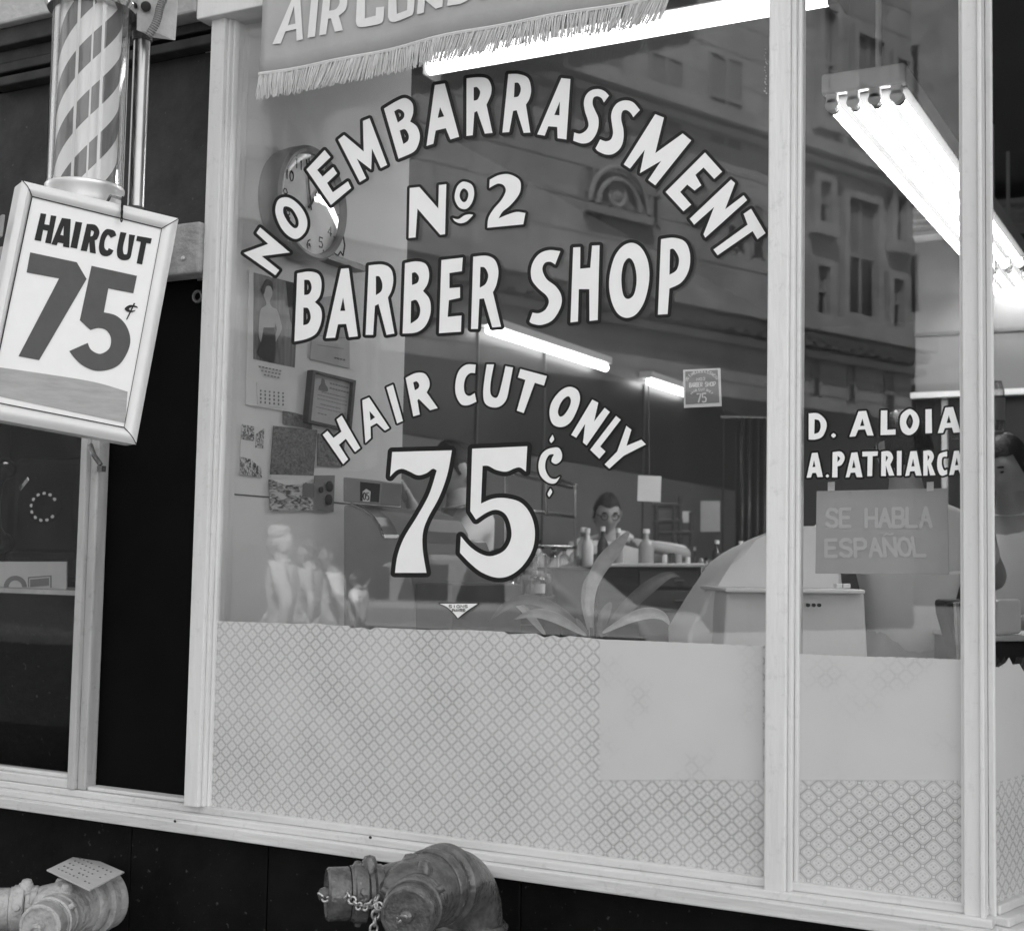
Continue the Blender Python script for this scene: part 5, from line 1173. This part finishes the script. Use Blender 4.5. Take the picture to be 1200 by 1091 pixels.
def head_mesh():
    b = MB(); n, m = 28, 22; vs = []; fs = []
    for i in range(m + 1):
        p = math.pi * i / m
        for k in range(n):
            t = 2 * math.pi * k / n
            x, y, z = math.sin(p) * math.sin(t), math.sin(p) * math.cos(t), math.cos(p)      # +y is the face
            X = x * .074 * (1 - .20 * max(0, -z) - .10 * max(0, z) ** 2); Y = y * .094; Zc = z * .118
            if z < -.1 and y > 0: Y *= 1 - .12 * (-z); X *= 1 - .12 * (-z)
            if y > .3:
                g = lambda cx, cz, sx_, sz_: math.exp(-((x - cx) / sx_) ** 2 - ((z - cz) / sz_) ** 2)
                Y += .022 * g(0, -.20, .14, .16) + .012 * g(0, .02, .10, .2)                     # nose
                Y -= .010 * (g(.36, .10, .2, .12) + g(-.36, .10, .2, .12))                          # eye sockets
                Y += .006 * (g(.34, .26, .3, .08) + g(-.34, .26, .3, .08))                          # brow
                Y += .007 * g(0, -.52, .26, .06) + .005 * g(0, -.63, .24, .06) - .006 * g(0, -.575, .3, .025)   # lips
                Y += .014 * g(0, -.88, .3, .14)                                                      # chin
            if abs(x) > .8 and abs(z + .05) < .28 and -.35 < y < .12: X += math.copysign(.012, x)                        # ears
            vs.append(Vector((X, Y, Zc)))
    for i in range(m):
        for k in range(n): fs.append((i * n + k, i * n + (k + 1) % n, (i + 1) * n + (k + 1) % n, (i + 1) * n + k))
    return vs, fs

def person(label, loc, face, h=1.75, pose=None, shirt='cloth', trousers='trouser', hair='hair', hyaw=0, hpit=0, skin='skin', glasses=False, sleeve=1.0, coat=False, apron=False, group=None, hat=None):
    """local frame: +y is where the chest faces, +x the person's right hand side seen from behind; face = heading of +y measured from world +Y, counter-clockwise"""
    s = h / 1.75
    B = dict(pelvis=(0, 0, .96), waist=(0, .01, 1.10), chest=(0, .01, 1.30), collar=(0, 0, 1.44), neck=(0, .015, 1.52), skull=(0, .03, 1.58),
             sR=(.17, 0, 1.41), eR=(.235, -.03, 1.13), wR=(.24, .07, .89), sL=(-.17, 0, 1.41), eL=(-.235, -.03, 1.13), wL=(-.24, .07, .89),
             hR=(.09, 0, .90), kR=(.10, .02, .50), aR=(.10, -.01, .09), tR=(.12, .15, .035), hL=(-.09, 0, .90), kL=(-.10, .02, .50), aL=(-.10, -.01, .09), tL=(-.12, .15, .035))
    if pose: B.update(pose)
    V_ = {k: Vector(v) * s for k, v in B.items()}
    Rd = dict(pelvis=(.125, .10), waist=(.115, .095), chest=(.14, .105), collar=(.085, .07), neck=.052, skull=.05, sR=.058, eR=.042, wR=.028, sL=.058, eL=.042, wL=.028,
              hR=.082, kR=.056, aR=.040, tR=.030, hL=.082, kL=.056, aL=.040, tL=.030)
    J = {k: (V_[k], tuple(q * s for q in Rd[k]) if isinstance(Rd[k], tuple) else Rd[k] * s) for k in B}
    E_ = [('pelvis', 'waist'), ('waist', 'chest'), ('chest', 'collar'), ('collar', 'neck'), ('neck', 'skull')]
    for S in 'RL':
        E_ += [('chest', 's' + S), ('s' + S, 'e' + S), ('e' + S, 'w' + S), ('pelvis', 'h' + S), ('h' + S, 'k' + S), ('k' + S, 'a' + S), ('a' + S, 't' + S)]
        d = (V_['w' + S] - V_['e' + S]).normalized(); sd_ = Vector((1, 0, 0)) if abs(d.x) < .8 else Vector((0, 1, 0)); u = (sd_ - d * sd_.dot(d)).normalized(); w = d.cross(u)
        if w.y > 0: w = -w
        pm = V_['w' + S] + d * .055 * s; J['p' + S] = (pm, .026 * s); E_.append(('w' + S, 'p' + S))
        for f_, (o_, L_) in enumerate(((-.024, .062), (-.008, .075), (.009, .07), (.025, .055))):
            k0 = pm + u * o_ * s + d * .032 * s; k1 = k0 + (d - w * .25).normalized() * L_ * .5 * s; k2 = k1 + (d - w * .9).normalized() * L_ * .5 * s
            for q, (p_, r_) in enumerate(((k0, .0095), (k1, .0085), (k2, .007))): J['f%s%d%d' % (S, f_, q)] = (p_, r_ * s)
            E_ += [('p' + S, 'f%s%d0' % (S, f_)), ('f%s%d0' % (S, f_), 'f%s%d1' % (S, f_)), ('f%s%d1' % (S, f_), 'f%s%d2' % (S, f_))]
        t0 = V_['w' + S] + d * .03 * s - u * .028 * s; t1 = t0 + (d - u * .8 - w * .4).normalized() * .04 * s
        J['h0' + S] = (t0, .011 * s); J['h1' + S] = (t1, .009 * s); E_ += [('w' + S, 'h0' + S), ('h0' + S, 'h1' + S)]
    bv, bf = skin_mesh('body', J, E_, 'pelvis')
    hv, hf = head_mesh()
    hc = V_['neck'] + Vector((0, .02, .105)) * s + Vector((0, math.sin(rad(hpit)) * -.02, 0))
    HM = Matrix.Translation(hc) @ Matrix.Rotation(rad(hyaw), 4, 'Z') @ Matrix.Rotation(rad(hpit), 4, 'X') @ Matrix.Scale(s, 4)
    W = Matrix.Translation(Vector(loc)) @ Matrix.Rotation(rad(face), 4, 'Z')
    root = bpy.data.objects.new('person', None); COL.objects.link(root); root.location = loc; root.empty_display_size = .1
    tag(root, label, 'person', group)
    b = MB(); b.add([W @ v for v in bv], bf); b.add([W @ HM @ v for v in hv], hf); b.build('body', M[skin], root, smooth='soft')
    WH = W @ HM
    # hair: a cap that sits just outside the skull, lower at the back
    vs = []; fs = []; n, m = 24, 12
    for i in range(m + 1):
        for k in range(n):
            t = 2 * math.pi * k / n; y = math.cos(t); lim = rad((60 + 2.5 * math.sin(5 * t + 1) + 1.5 * math.sin(13 * t)) if y > .35 else (100 if y > -.2 else 122)); p = lim * i / m
            x_, y_, z_ = math.sin(p) * math.sin(t), math.sin(p) * math.cos(t), math.cos(p); wob = 1 + .025 * math.sin(9 * t + 3 * p) + .02 * math.sin(17 * t)
            vs.append(WH @ Vector((x_ * .081 * wob, y_ * .101 * wob - .004, z_ * .127 * wob)))
    for i in range(m):
        for k in range(n): fs.append((i * n + k, i * n + (k + 1) % n, (i + 1) * n + (k + 1) % n, (i + 1) * n + k))
    MB().add(vs, fs).build('hair', M[hair], root, smooth='soft')
    for sx_ in (-.028, .028):
        MB().ball((0, 0, 0), .0075, .007, .004, 10, 7).build('eye', M['ink'], root, smooth=True).data.transform(WH @ Matrix.Translation((sx_, .079, .012)))
        MB().box(-.016, .016, -.004, .004, -.0035, .0035).build('eyebrow', M[hair], root, bevel=.002).data.transform(WH @ Matrix.Translation((sx_, .086, .033)))
    if glasses:
        g = MB()
        for sx_ in (-.03, .03): g.torus((sx_, .092, .010), (0, 1, 0), .019, .0022, 18, 6)
        g.cyl((-.008, .096, .012), (.008, .096, .012), .0025, n=6)
        for sx_ in (-1, 1): g.cyl((sx_ * .052, .092, .012), (sx_ * .078, -.01, .008), .0025, n=6)
        gl_ = g.build('spectacles', M['ink'], root); gl_.data.transform(WH)
    if hat:
        MB().lathe((0, 0, .05), (0, 0, 1), [(.088, 0), (.089, .05), (.075, .085), (0, .09)], 24).build('cap', M[hat], root, smooth=True).data.transform(WH)
    # clothes grown from the same skeleton, a little larger
    g = .014
    def cloth(name, keys, edges, rt, m, grow=g, cut=None):
        JJ = {k: (J[k][0].copy(), tuple(q + grow for q in J[k][1]) if isinstance(J[k][1], tuple) else J[k][1] + grow) for k in keys}
        if cut:
            for k, (a, t) in cut.items(): JJ[k] = (V_[a].lerp(V_[k], t), JJ[k][1] if not isinstance(JJ[k][1], tuple) else JJ[k][1])
        if 'neck' in JJ: JJ['neck'] = (JJ['neck'][0], JJ['neck'][1] + .020); JJ['collar'] = (JJ['collar'][0], tuple(q + .016 for q in JJ['collar'][1]))
        v, f = skin_mesh(name, JJ, edges, rt); return MB().add([W @ q for q in v], f).build(name, M[m], root, smooth='soft')
    ks = ['pelvis', 'waist', 'chest', 'collar', 'neck', 'sR', 'eR', 'sL', 'eL']; es_ = [('pelvis', 'waist'), ('waist', 'chest'), ('chest', 'collar'), ('collar', 'neck'), ('chest', 'sR'), ('sR', 'eR'), ('chest', 'sL'), ('sL', 'eL')]
    cut = {}
    if sleeve > 1: ks += ['wR', 'wL']; es_ += [('eR', 'wR'), ('eL', 'wL')]; cut = {'wR': ('eR', sleeve - 1), 'wL': ('eL', sleeve - 1)}
    elif sleeve < 1: cut = {'eR': ('sR', sleeve), 'eL': ('sL', sleeve)}
    cut['neck'] = ('collar', .55)
    cloth('coat' if coat else 'shirt', ks, es_, 'pelvis', shirt, g, cut)
    kt = ['pelvis', 'hR', 'kR', 'aR', 'hL', 'kL', 'aL']; et = [('pelvis', 'hR'), ('hR', 'kR'), ('kR', 'aR'), ('pelvis', 'hL'), ('hL', 'kL'), ('kL', 'aL')]
    cloth('trousers', kt, et, 'pelvis', trousers, .010)
    for S in 'RL':
        a = W @ V_['a' + S]; t = W @ V_['t' + S]; d = (t - a); d.z = 0; d.normalize(); zf = (W @ Vector((0, 0, 0))).z
        MB().slab([a - d * .05 + Vector((-d.y, d.x, 0)) * .042 * q for q in (1, -1)] + [t + d * .07 + Vector((-d.y, d.x, 0)) * .042 * q for q in (-1, 1)], (0, 0, -.001)).build('shoe_upper', M['rubber'], root) if False else \
        MB().ball(((a + t) / 2).x * 1, .045, .05, .04).build('x', M['rubber'], root) if False else \
        MB().tube([Vector((a.x, a.y, zf + .05)) - d * .04, Vector((a.x, a.y, zf + .05)), Vector((t.x, t.y, zf + .04)), Vector((t.x, t.y, zf + .032)) + d * .06], [.035, .052, .045, .022], 12).build('shoe', M['rubber'], root, smooth=True)
    if apron:
        cloth('coat_skirt', ['pelvis', 'waist'], [('pelvis', 'waist')], 'waist', shirt, .05)
    return root
def floorpt(px, py, D, z=FL):
    p = P(px, py, D); return (p.x, p.y, z)
def heading(v): return math.degrees(math.atan2(-v.x, v.y))
away = heading(Fh)                      # turned away from the street
toward = heading(-Fh)
# the barber behind the grey sign, back to the street, elbows out
person('barber in white coat standing behind the grey SE HABLA ESPAÑOL sign', floorpt(1064, 600, 4.1), away + 8, 1.68,
       dict(eR=(.36, .12, 1.22), wR=(.26, .38, 1.30), eL=(-.40, .10, 1.22), wL=(-.25, .38, 1.30)), 'cloth', 'grey', sleeve=.75, coat=True, hpit=-12, hyaw=10)
# barber at the far right, seen through the splayed pane
person('barber in a white smock at the far right, dark hair, looking down at his work', floorpt(1188, 600, 4.9), toward - 38, 1.69,
       dict(eR=(.30, .16, 1.14), wR=(.12, .42, 1.02), eL=(-.30, .18, 1.14), wL=(-.12, .44, 1.06), neck=(0, .04, 1.52), skull=(0, .06, 1.58)), 'cloth', 'cloth', sleeve=1.0, coat=True, hpit=-24, hyaw=-14)
# barber with spectacles deep in the shop, arm raised across his face
person('barber with spectacles deep in the shop, arm raised before his chin', floorpt(716, 600, 7.3), toward - 6, 1.60,
       dict(eL=(-.45, .10, 1.38), wL=(-.14, .34, 1.44), eR=(.34, .12, 1.24), wR=(.10, .36, 1.34), neck=(.02, .03, 1.50), skull=(.02, .05, 1.56)), 'cloth', 'trouser', sleeve=1.0, glasses=True, hpit=-18, hyaw=12)
# barber at the left with raised hand, behind the figures 75
person('barber in white smock with one hand raised, half hidden by the figures 75', floorpt(541, 600, 5.7), toward - 62, 1.70,
       dict(eL=(-.22, .20, 1.22), wL=(-.15, .30, 1.46), eR=(.25, .10, 1.15), wR=(.10, .36, 1.12)), 'cloth', 'cloth_g', sleeve=.8, coat=True, hpit=-20)
# customer under a striped cape in front of him
cu = floorpt(584, 640, 5.5)
person('seated customer with dark hair under a pale striped cape, inside the figure 5', (cu[0], cu[1], FL - .05), toward + 30, 1.62,
       dict(pelvis=(0, 0, .58), waist=(0, -.03, .74), chest=(0, -.05, .96), collar=(0, -.05, 1.10), neck=(0, -.03, 1.18), skull=(0, -.01, 1.24), sR=(.17, -.05, 1.07), eR=(.24, .03, .80), wR=(.22, .26, .76), sL=(-.17, -.05, 1.07), eL=(-.24, .03, .80), wL=(-.22, .26, .76),
            hR=(.09, .06, .56), kR=(.11, .46, .56), aR=(.11, .48, .14), tR=(.12, .62, .09), hL=(-.09, .06, .56), kL=(-.11, .46, .56), aL=(-.11, .48, .14), tL=(-.12, .62, .09)), 'cloth_g', 'trouser', sleeve=1.9, hpit=-10)
ckp = Vector((cu[0], cu[1], FL)); ff = Vector((math.cos(rad(toward + 120)), math.sin(rad(toward + 120)), 0)); gg = Vector((-ff.y, ff.x, 0))
cape = thing('barber_cape', 'pale cape with thin dark stripes spread over the seated customer', 'cape', ckp)
prof = [(.075, 1.12), (.13, 1.09), (.22, 1.02), (.29, .88), (.36, .72), (.42, .52)]; vs = []; fs = []; n = 40
for r_, z in prof:
    for k in range(n):
        t = 2 * math.pi * k / n; w = 1 + .10 * (r_ / .42) * math.sin(9 * t); d = ff * math.cos(t) * r_ * w + gg * math.sin(t) * r_ * w + ff * (.10 * (1.1 - z)); vs.append(ckp + d + ZZ * (z - .05) * .93)
for i in range(len(prof) - 1):
    for k in range(n): fs.append((i * n + k, i * n + (k + 1) % n, (i + 1) * n + (k + 1) % n, (i + 1) * n + k))
o = MB().add(vs, fs).build('cape', M['cloth'], cape, smooth='soft'); s_ = o.modifiers.new('thick', 'SOLIDIFY'); s_.thickness = .004; s_.offset = 1
ln = MB()
for k in range(0, n, 3): ln.tube([vs[i * n + k] + (vs[i * n + k] - ckp - ZZ * (vs[i * n + k].z - ckp.z)).normalized() * .006 for i in range(1, len(prof))], .004, 5)
ln.build('stripes', M['ink_g'], cape)
ch = thing('barber_chair', 'dark barber chair that seats the customer in the striped cape', 'barber chair', ckp)
MB().obox(ckp + ZZ * .46, ff, gg, ZZ, .26, .27, .06).build('seat', M['wood'], ch, bevel=.03)
MB().obox(ckp - ff * .27 + ZZ * .80, ff, gg, ZZ, .05, .25, .30).build('backrest', M['wood'], ch, bevel=.03)
MB().lathe(ckp, ZZ, [(.28, 0), (.27, .04), (.08, .07), (.07, .40)], 28).build('pedestal', M['chrome'], ch, smooth=True)

# ================================================================== the street behind the camera, seen as reflections in the glass
def mir_at(px, py, o, d):
    """point of the facade line (o + u*d in plan, d already in real space) that the glass shows at a pixel -> (u, z)"""
    r_ = ray(px, py); r_ = Vector((r_.x, -r_.y, r_.z)); c = Vector((CAM.x, -CAM.y, CAM.z))
    det = r_.x * -d.y - r_.y * -d.x
    bx_, by_ = o.x - c.x, o.y - c.y
    t = (bx_ * -d.y - by_ * -d.x) / det; u = (r_.x * by_ - r_.y * bx_) / det
    return u, c.z + r_.z * t
fo = Vector((-10.4, -20.2, 0)); fd = Vector((.38, -.925, 0)).normalized(); fnm = Vector((fd.y, -fd.x, 0)); fnm = fnm if fnm.x > 0 else -fnm
fb = thing('stone_building', 'pale stone corner building with cornices across the street, seen only reflected in the glass', 'building', fo)
def fbox(b, u0, u1, z0, z1, out, back=.2): return b.obox(fo + fd * (u0 + u1) / 2 + fnm * (out - back) / 2 + ZZ * (z0 + z1) / 2, fd, fnm, ZZ, (u1 - u0) / 2, (out + back) / 2, (z1 - z0) / 2)
U1 = mir_at(1068, 400, fo, fd)[0]
U0 = -8.0
fbox(MB(), U0, U1, -.1, 24, 0, 8).build('wall', M['stone'], fb)
fbox(MB(), U0, U1, 0, 4.6, .05, 0).build('shop_front', M['wglass'], fb)
def fwin(x0, y0, x1, y1, frame=True, deep=True):
    u0, za_ = mir_at(x0, y0, fo, fd); u1, zb_ = mir_at(x1, y1, fo, fd); _, za2 = mir_at(x0, y1, fo, fd)
    u0, u1 = min(u0, u1), max(u0, u1); z0_, z1_ = min(za2, za_), max(za2, za_)
    fbox(MB(), u0, u1, z0_, z1_, .012, 0).build('window', M['wglass'], fb)
    b = MB(); um = (u0 + u1) / 2; zm = z0_ + (z1_ - z0_) * .52; h_ = .035
    if u1 - u0 > .45: fbox(b, um - h_, um + h_, z0_, z1_, .05)
    fbox(b, u0, u1, zm - h_, zm + h_, .056); fbox(b, u0, u0 + .06, z0_, z1_, .04); fbox(b, u1 - .06, u1, z0_, z1_, .04)
    b.build('window_sash', M['wframe'], fb)
    fbox(MB(), u0 + .07, u1 - .07, zm + .05, z1_ - (z1_ - z0_) * .05, .016, 0).build('blind', M['stone_d'], fb)
    if frame:
        b = MB(); w = .16
        fbox(b, u0 - w, u0, z0_ - w, z1_ + w, .16); fbox(b, u1, u1 + w, z0_ - w, z1_ + w, .16); fbox(b, u0, u1, z1_, z1_ + w, .16); fbox(b, u0 - w * 1.5, u1 + w * 1.5, z0_ - w * 1.6, z0_, .22)
        b.build('window_surround', M['stone'], fb)
for q in ((989, 232, 1023, 368), (955, 212, 968, 262), (952, 311, 966, 370), (1045, 232, 1056, 284), (1041, 327, 1053, 384), (1000, 40, 1030, 150), (960, 10, 975, 140), (1046, 70, 1058, 160)): fwin(*q)
for q in ((950, 420, 961, 462), (992, 428, 1002, 470), (1035, 432, 1048, 490)): fwin(*q, frame=False)
for q in ((683, 195, 706, 252), (752, 190, 772, 262), (805, 215, 830, 262), (850, 235, 872, 290), (760, 60, 800, 150), (830, 60, 870, 165), (690, 30, 730, 150), (880, 240, 895, 300)): fwin(*q, frame=False)
for (yp, hh, out) in ((190, .28, .35), (205, .15, .2), (392, .35, .5), (408, .2, .3), (425, .15, .18)):
    z = mir_at(1000, yp, fo, fd)[1]; fbox(MB(), U0, U1 + .3, z - hh / 2, z + hh / 2, out).build('cornice', M['stone'], fb)
for k in range(2):
    z = mir_at(1000, 440, fo, fd)[1] - .1 - k * .42; fbox(MB(), U0, U1, z - .03, z, .004, 0).build('joint', M['stone_d'], fb)
ua, zc_ = mir_at(722, 245, fo, fd); bar = MB()
for r_, o_ in ((.74, .10), (.52, .08)):
    bar.tube([fo + fd * (ua + r_ * math.cos(t)) + fnm * o_ + ZZ * (zc_ + r_ * math.sin(t)) for t in np.linspace(0, math.pi, 24)], .055, 8)
bar.build('arch_moulding', M['stone'], fb, smooth=True)
b = MB(); fbox(b, ua - .85, ua + .85, zc_ - .2, zc_ - .05, .16); b.build('arch_sill', M['stone'], fb)
MB().lathe(fo + fd * ua + ZZ * (zc_ + .24), fnm, [(.26, 0), (.26, .05), (.20, .07), (.14, .03), (.10, .05), (0, .06)], 20).build('rosette', M['stone'], fb, smooth=True)
b = MB(); zz_ = mir_at(1000, 398, fo, fd)[1]
for k in range(40): fbox(b, U0 + .2 + k * .43, U0 + .42 + k * .43, zz_ - .36, zz_ - .2, .3)
b.build('dentils', M['stone'], fb)
b = MB()
for k in range(16):
    z = 6.6 + k * .62
    fbox(b, U0, U1, z - .012, z + .012, .006, 0)
    for j in range(14): fbox(b, U0 + .5 * (k % 2) + j * 1.25, U0 + .5 * (k % 2) + j * 1.25 + .02, z, z + .6, .005, 0)
b.build('masonry_joints', M['stone_d'], fb)
# darker fronts facing the shop across the street
od = thing('brick_building', 'dark brick building straight across the street with rows of small windows, seen only in reflections', 'building', (-20, -22, 0))
ox1 = fo.x + fd.x * U0 - .3
MB().box(-60, -14.2, -30, -16.2, -.1, 17).build('wall', M['brick'], od)
wn = MB()
for z in (4.2, 7.4, 10.6, 13.8):
    for k in range(22): MB().box(-58 + k * 2.0, -57.1 + k * 2.0, -16.19, -16.18, z, z + 1.7).build('window', M['wglass'], od)
MB().box(-60, -14.2, -16.2, -15.8, 3.3, 3.7).build('cornice', M['stone_d'], od)
MB().box(-60, -14.2, -16.18, -16.1, 0, 3.3).build('shop_fronts', M['wglass'], od)
o2 = thing('grey_building', 'tall grey building beyond the stone corner building, seen only in reflections', 'building', (4, -50, 0))
MB().box(-34, 22, -70, -50, -.1, 26).build('wall', M['stone'], o2)
MB().box(-34, 22, -49.98, -49.9, -.1, 8.2).build('shop_fronts', M['wglass'], o2)
for z in (11, 15, 19):
    for k in range(18): MB().box(-32.5 + k * 2.9, -31.2 + k * 2.9, -49.99, -49.97, z, z + 2.2).build('window', M['wglass'], o2)
# people crossing in the sun, reflected low in the glass
def refl(px, D, z=-.13):
    p = P(px, 690, D); return (p.x, -p.y, z)
walk = dict(kR=(.10, .16, .50), aR=(.10, .22, .10), tR=(.12, .38, .05), kL=(-.10, -.02, .49), aL=(-.10, -.26, .14), tL=(-.12, -.12, .05), eR=(.25, -.12, 1.16), wR=(.24, -.08, .92), eL=(-.25, .06, 1.14), wL=(-.22, .22, .98))
G_ = 'people crossing the sunny street'
person('white-haired pedestrian in pale jacket, tallest of the reflected walkers', refl(330, 10.2), 70, 1.62, walk, 'paper_g', 'cloth_g', 'hair_w', sleeve=1.95, hat='paper_g', group=G_)
person('reflected pedestrian in a pale shirt between the two larger walkers', refl(363, 11.5), 75, 1.55, walk, 'cloth_g', 'trouser', 'hair', sleeve=.7, group=G_)
person('reflected pedestrian in a bright white shirt, right of the group of walkers', refl(391, 10.4), 60, 1.52, walk, 'cloth', 'trouser', 'hair', sleeve=.7, group=G_)
person('small reflected pedestrian in a white blouse beside the cash register', refl(420, 14.0), 80, 1.3, walk, 'white', 'trouser', 'hair', sleeve=.6, group=G_)
# a car passing behind them
car = thing('car', 'pale rounded sedan on the road, seen only as a soft reflection', 'car', (-7.6, -11.2, -.13))
cxx, cyy = -7.6, -11.2
side = [(-2.35, .35), (-2.38, .62), (-2.2, .86), (-1.35, .93), (-.95, 1.36), (-.5, 1.46), (.55, 1.46), (1.05, 1.30), (1.5, .95), (2.2, .88), (2.4, .62), (2.38, .35)]
MB().slab([(cxx + a, cyy + .86, z - .13) for a, z in side if z < 1.0] , (0, -1.72, 0)).build('body', M['car'], car, bevel=.06)
MB().slab([(cxx + a, cyy + .70, z - .13) for a, z in [(-1.45, .9), (-.95, 1.36), (-.5, 1.46), (.55, 1.46), (1.05, 1.30), (1.6, .9)]], (0, -1.40, 0)).build('roof', M['car'], car, bevel=.05)
for a, z in (((-1.2, .97), (-.85, 1.32)), ((-.75, .97), (-.1, 1.36)), ((0, .97), (.6, 1.36))):
    MB().slab([(cxx + a[0], cyy + .705, a[1] - .13), (cxx + z[0], cyy + .705, a[1] - .13), (cxx + z[0], cyy + .705, z[1] - .13), (cxx + a[0] + .15, cyy + .705, z[1] - .13)], (0, .004, 0)).build('window', M['wglass'], car)
MB().box(cxx - 2.3, cxx + 2.3, cyy + .86, cyy + .885, .50, .54).build('chrome_strip', M['chrome'], car)
for a in (-1.45, 1.45):
    for sgn_ in (-1, 1):
        w = MB().lathe((cxx + a, cyy + sgn_ * .74, .20), (0, sgn_, 0), [(.33, 0), (.33, .14), (.29, .17), (.2, .165)], 28).build('wheel', M['rubber'], car, smooth=True)
        MB().lathe((cxx + a, cyy + sgn_ * .895, .20), (0, sgn_, 0), [(.19, 0), (.12, .03), (0, .035)], 20).build('hubcap', M['chrome'], w, smooth=True)
